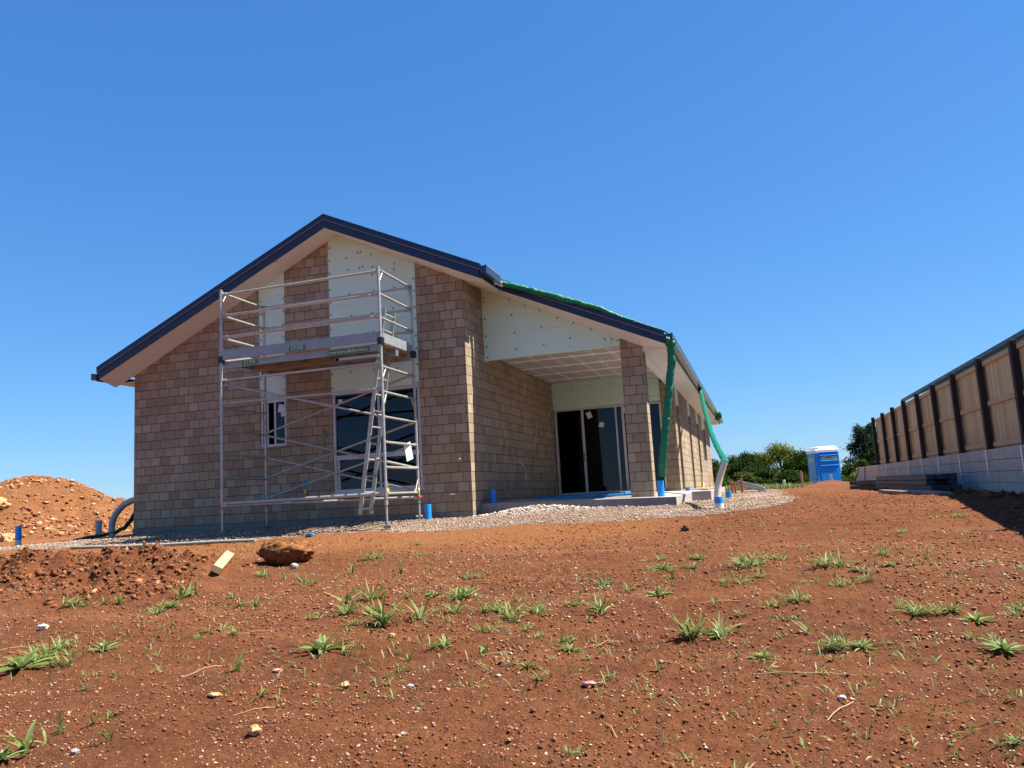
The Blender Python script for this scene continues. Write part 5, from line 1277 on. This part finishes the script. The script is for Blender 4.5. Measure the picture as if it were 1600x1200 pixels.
# ------------------------------------------------------------------ trees on the skyline
def leafmat(name, a, b_, c_): return mat_islands(name, [(0, a), (.55, b_), (1, c_)], .9, .22, .05, .45, .3)
LM = {'dark': leafmat('leaf_dark', (.014, .032, .006), (.032, .058, .010), (.075, .105, .020)), 'mid': leafmat('leaf_mid', (.024, .048, .009), (.052, .085, .016), (.11, .14, .03)),
      'lime': leafmat('leaf_lime', (.065, .085, .010), (.14, .16, .022), (.24, .25, .04)), 'blue': leafmat('leaf_blue', (.012, .024, .012), (.022, .040, .018), (.05, .07, .03))}
bark = mat_timber('bark', (.10, .085, .07), (.24, .21, .18), (6, 6, 1)); paleb = mat_timber('pale_bark', (.32, .29, .25), (.46, .42, .37), (6, 6, 1))
def tree(name, label, x, y, h, wd, mat, seed, nl=3200, leaf=.30, lobes=14, bare=.12, layered=False, brk=None, group='trees along the skyline'):
    r_ = random.Random(seed); g = np.random.default_rng(seed)
    zb = float(g0(x, y)) - .2
    t = thing(name, label, 'tree', (x, y, zb), group)
    L = []
    for k in range(lobes):
        f = (k + .5) / lobes
        if layered:
            zc = h * (bare + (1 - bare) * (.12 + .84 * f)); rad = wd * .5 * (1.05 - .62 * f) * r_.uniform(.45, 1.0)
            a = k * 2.4 + r_.uniform(-.5, .5); L.append((rad * math.cos(a) * .8, rad * math.sin(a) * .8, zc, wd * r_.uniform(.16, .26) * (1.15 - .45 * f), h * r_.uniform(.045, .08)))
        else:
            u = r_.uniform(-.75, 1); a = k * 2.4 + r_.uniform(-.4, .4); rr = math.sqrt(max(0, 1 - u * u)) * r_.uniform(.55, .85)
            zc = h * (bare + (1 - bare) * (.45 + .40 * u)); L.append((wd * .5 * rr * math.cos(a), wd * .5 * rr * math.sin(a), zc, wd * r_.uniform(.16, .26), h * r_.uniform(.10, .17)))
    b = MB()
    r0 = max(.07, h * .022)
    b.tube([(x, y, zb), (x + r_.uniform(-.1, .1), y, zb + h * .35), (x + r_.uniform(-.2, .2), y, zb + h * .68), (x + r_.uniform(-.2, .2), y, zb + h * .92)], r0, 8, 0, True, True, None, [r0, r0 * .8, r0 * .5, r0 * .15])
    for (lx, ly, lz, a, c) in L:
        z0 = zb + max(h * .12, lz * r_.uniform(.5, .75))
        b.tube([(x, y, z0), (x + lx * .5, y + ly * .5, (z0 + zb + lz) / 2 + .1), (x + lx, y + ly, zb + lz)], r0 * .4, 5, 0, True, False, None, [r0 * .45, r0 * .3, r0 * .1])
    b.build('trunk', brk or bark, t)
    per = nl // len(L); VV = []
    for (lx, ly, lz, a, c) in L:
        d = g.normal(size=(per, 3)); d /= np.linalg.norm(d, axis=1)[:, None]
        rad = g.random(per) ** .45 * (1 + .15 * g.normal(size=per))
        P = d * rad[:, None] * np.array([a, a, c]) + np.array([x + lx, y + ly, zb + lz])
        # clumps
        nrm = d * .6 + g.normal(size=(per, 3)) * .6 + np.array([0, 0, .5]); nrm /= np.linalg.norm(nrm, axis=1)[:, None]
        u = np.cross(nrm, g.normal(size=(per, 3))); u /= np.linalg.norm(u, axis=1)[:, None]; v = np.cross(nrm, u)
        s = leaf * (.6 + .8 * g.random(per))[:, None]
        VV.append(np.stack([P - u * s * .5, P - v * s * .32, P + u * s * .5, P + v * s * .32], 1))
    V = np.concatenate(VV).reshape(-1, 3) - np.array([x, y, zb]); nq = len(V) // 4
    me = bpy.data.meshes.new('crown'); me.vertices.add(len(V)); me.vertices.foreach_set('co', V.astype(np.float32).ravel())
    me.loops.add(nq * 4); me.loops.foreach_set('vertex_index', np.arange(nq * 4, dtype=np.int32)); me.polygons.add(nq); me.polygons.foreach_set('loop_start', np.arange(nq, dtype=np.int32) * 4)
    me.update(); me.validate(); me.materials.append(mat)
    o = bpy.data.objects.new('crown', me); COL.objects.link(o); o.parent = t
    return t
TREES = [  # name, label, x, y, top z, width, leaf, seed, layered
    ('bushy_tree', 'dark tree half hidden by the far corner of the house', -1.2, 108, 4.0, 5.0, 'dark', 1, 0),
    ('bushy_tree', 'green tree next to the far corner of the house, behind the hose', 1.5, 112, 4.6, 5.2, 'mid', 2, 0),
    ('bushy_tree', 'dark rounded tree second from the house corner on the skyline', 3.7, 109, 4.9, 5.0, 'dark', 3, 0),
    ('bushy_tree', 'grey green tree just left of the lime crowned tree', 5.8, 113, 5.2, 4.6, 'mid', 4, 0),
    ('broad_tree', 'tall tree with lime green crown rising above its neighbours', 8.4, 112, 6.1, 7.0, 'lime', 5, 0),
    ('bushy_tree', 'dark tree between the lime crown and the blue toilet', 10.6, 108, 4.7, 4.4, 'dark', 6, 0),
    ('bushy_tree', 'dark tree rising directly behind the left edge of the blue toilet', 12.2, 112, 4.6, 3.6, 'blue', 7, 0),
    ('bushy_tree', 'dark tree hidden behind the blue toilet', 14.4, 110, 3.3, 3.8, 'dark', 8, 0),
    ('bushy_tree', 'lower green tree showing right of the blue toilet', 17.0, 106, 2.2, 3.2, 'mid', 9, 0),
    ('bushy_tree', 'green tree at the left foot of the tall layered pine', 18.5, 104, 2.7, 3.0, 'mid', 10, 0),
    ('layered_pine', 'tallest tree, a dark pine with layered open branches left of the fence', 19.7, 108, 7.4, 7.4, 'blue', 11, 1),
    ('broad_tree', 'dark bushy tree behind the far end of the timber fence', 21.9, 112, 5.2, 4.4, 'dark', 12, 0),
    ('bushy_tree', 'small tree mostly hidden behind the far fence posts', 24.5, 108, 3.6, 4.4, 'mid', 13, 0),
    ('round_shrub', 'green shrub in front of the trees beside the cream pipe', .3, 88, 1.3, 4.4, 'mid', 21, 0),
    ('round_shrub', 'mid green shrub in front of the trees above the roofing sheets', 3.0, 90, 1.7, 4.2, 'mid', 22, 0),
    ('round_shrub', 'dark shrub low in front of the lime crowned tree', 5.6, 92, 1.9, 4.0, 'dark', 23, 0),
    ('round_shrub', 'dark shrub between the thin stake and the trees', 8.6, 90, 1.6, 4.0, 'dark', 24, 0),
    ('round_shrub', 'dark shrub beside the left edge of the blue toilet', 11.2, 92, .9, 3.6, 'dark', 25, 0),
    ('round_shrub', 'shrub behind the blue toilet', 13.6, 92, 1.0, 3.6, 'mid', 26, 0),
    ('round_shrub', 'green shrub between toilet and retaining wall', 16.6, 90, .9, 3.6, 'mid', 27, 0),
    ('round_shrub', 'green shrub at the far end of the retaining wall', 19.4, 92, 1.5, 3.8, 'mid', 28, 0),
]
for (nm, lab, x, y, top, wd, lm, sd, lay) in TREES:
    zb = float(g0(x, y)) - .2
    shrub = nm == 'round_shrub'
    tree(nm, lab, x, y, top - zb, wd, LM[lm], sd, 12000 if not lay else 15000, .24 if not lay else .24, 30 if not lay else 40, .02 if shrub else .06, bool(lay), paleb if sd in (4, 5) else None)
tree('sapling', 'bright green sapling in front of the far end of the retaining wall', 10.68, 40, 1.05, .9, LM['lime'], 31, 500, .12, 8, .35)

# ------------------------------------------------------------------ sky, sun, camera
SUN = Vector((1.0, .17, 1.68)).normalized()
EL = math.asin(SUN.z); AZ = math.atan2(SUN.x, SUN.y)
w = bpy.data.worlds.new('World'); scene.world = w; w.use_nodes = True
nt = w.node_tree; nt.nodes.clear()
sk = nt.nodes.new('ShaderNodeTexSky'); sk.sky_type = 'NISHITA'; sk.sun_disc = False
sk.sun_elevation = EL; sk.sun_rotation = AZ; sk.altitude = 300; sk.air_density = 1.15; sk.dust_density = 0.0; sk.ozone_density = 5.5
bg = nt.nodes.new('ShaderNodeBackground'); bg.inputs[1].default_value = .10
# clear tropical sky: compress the range of the sky model channel by channel
EXPO = 1.45
spc = nt.nodes.new('ShaderNodeSeparateColor'); cmb = nt.nodes.new('ShaderNodeCombineColor'); nt.links.new(sk.outputs[0], spc.inputs[0])
for i, (k_, g_) in enumerate(((.0759, .959), (.1617, .767), (.3228, .601))):
    pw = nt.nodes.new('ShaderNodeMath'); pw.operation = 'POWER'; pw.inputs[1].default_value = g_; nt.links.new(spc.outputs[i], pw.inputs[0])
    ml = nt.nodes.new('ShaderNodeMath'); ml.operation = 'MULTIPLY'; ml.inputs[1].default_value = k_ * 10 / 2 ** EXPO; nt.links.new(pw.outputs[0], ml.inputs[0])
    nt.links.new(ml.outputs[0], cmb.inputs[i])
ou = nt.nodes.new('ShaderNodeOutputWorld'); nt.links.new(cmb.outputs[0], bg.inputs[0]); nt.links.new(bg.outputs[0], ou.inputs[0])
sl = bpy.data.lights.new('sun', 'SUN'); sl.energy = 5.0; sl.angle = math.radians(.55); sl.color = (1, .94, .84)
so = bpy.data.objects.new('sun', sl); COL.objects.link(so); so.rotation_euler = SUN.to_track_quat('Z', 'Y').to_euler(); so.location = (30, 10, 50)

F_, P_, Y_, R0, CX, CY, CZ = 1250.02240209963, 0.1386357188148279, -0.28919932021970085, -0.057367525230050634, 5.006134213815449, -13.888954757268039, 0.23066800740445575
fwd = Vector((math.sin(Y_) * math.cos(P_), math.cos(Y_) * math.cos(P_), math.sin(P_)))
right = Vector((math.cos(Y_), -math.sin(Y_), 0)); up = right.cross(fwd)
rr = right * math.cos(R0) + up * math.sin(R0); uu = -right * math.sin(R0) + up * math.cos(R0)
cd = bpy.data.cameras.new('camera'); cd.sensor_width = 36; cd.sensor_fit = 'HORIZONTAL'; cd.lens = F_ / 1600 * 36; cd.clip_start = .05; cd.clip_end = 6000
cam = bpy.data.objects.new('camera', cd); COL.objects.link(cam)
m = Matrix.Identity(4)
for i in range(3): m[i][0] = rr[i]; m[i][1] = uu[i]; m[i][2] = -fwd[i]
m[0][3], m[1][3], m[2][3] = CX, CY, CZ
cam.matrix_world = m
scene.camera = cam
vs = scene.view_settings; vs.view_transform = 'Standard'; vs.look = 'None'; vs.exposure = EXPO; vs.gamma = 1; vs.use_curve_mapping = False
scene.cycles.max_bounces = 8; scene.cycles.transparent_max_bounces = 12
scene.cycles.use_denoising = True
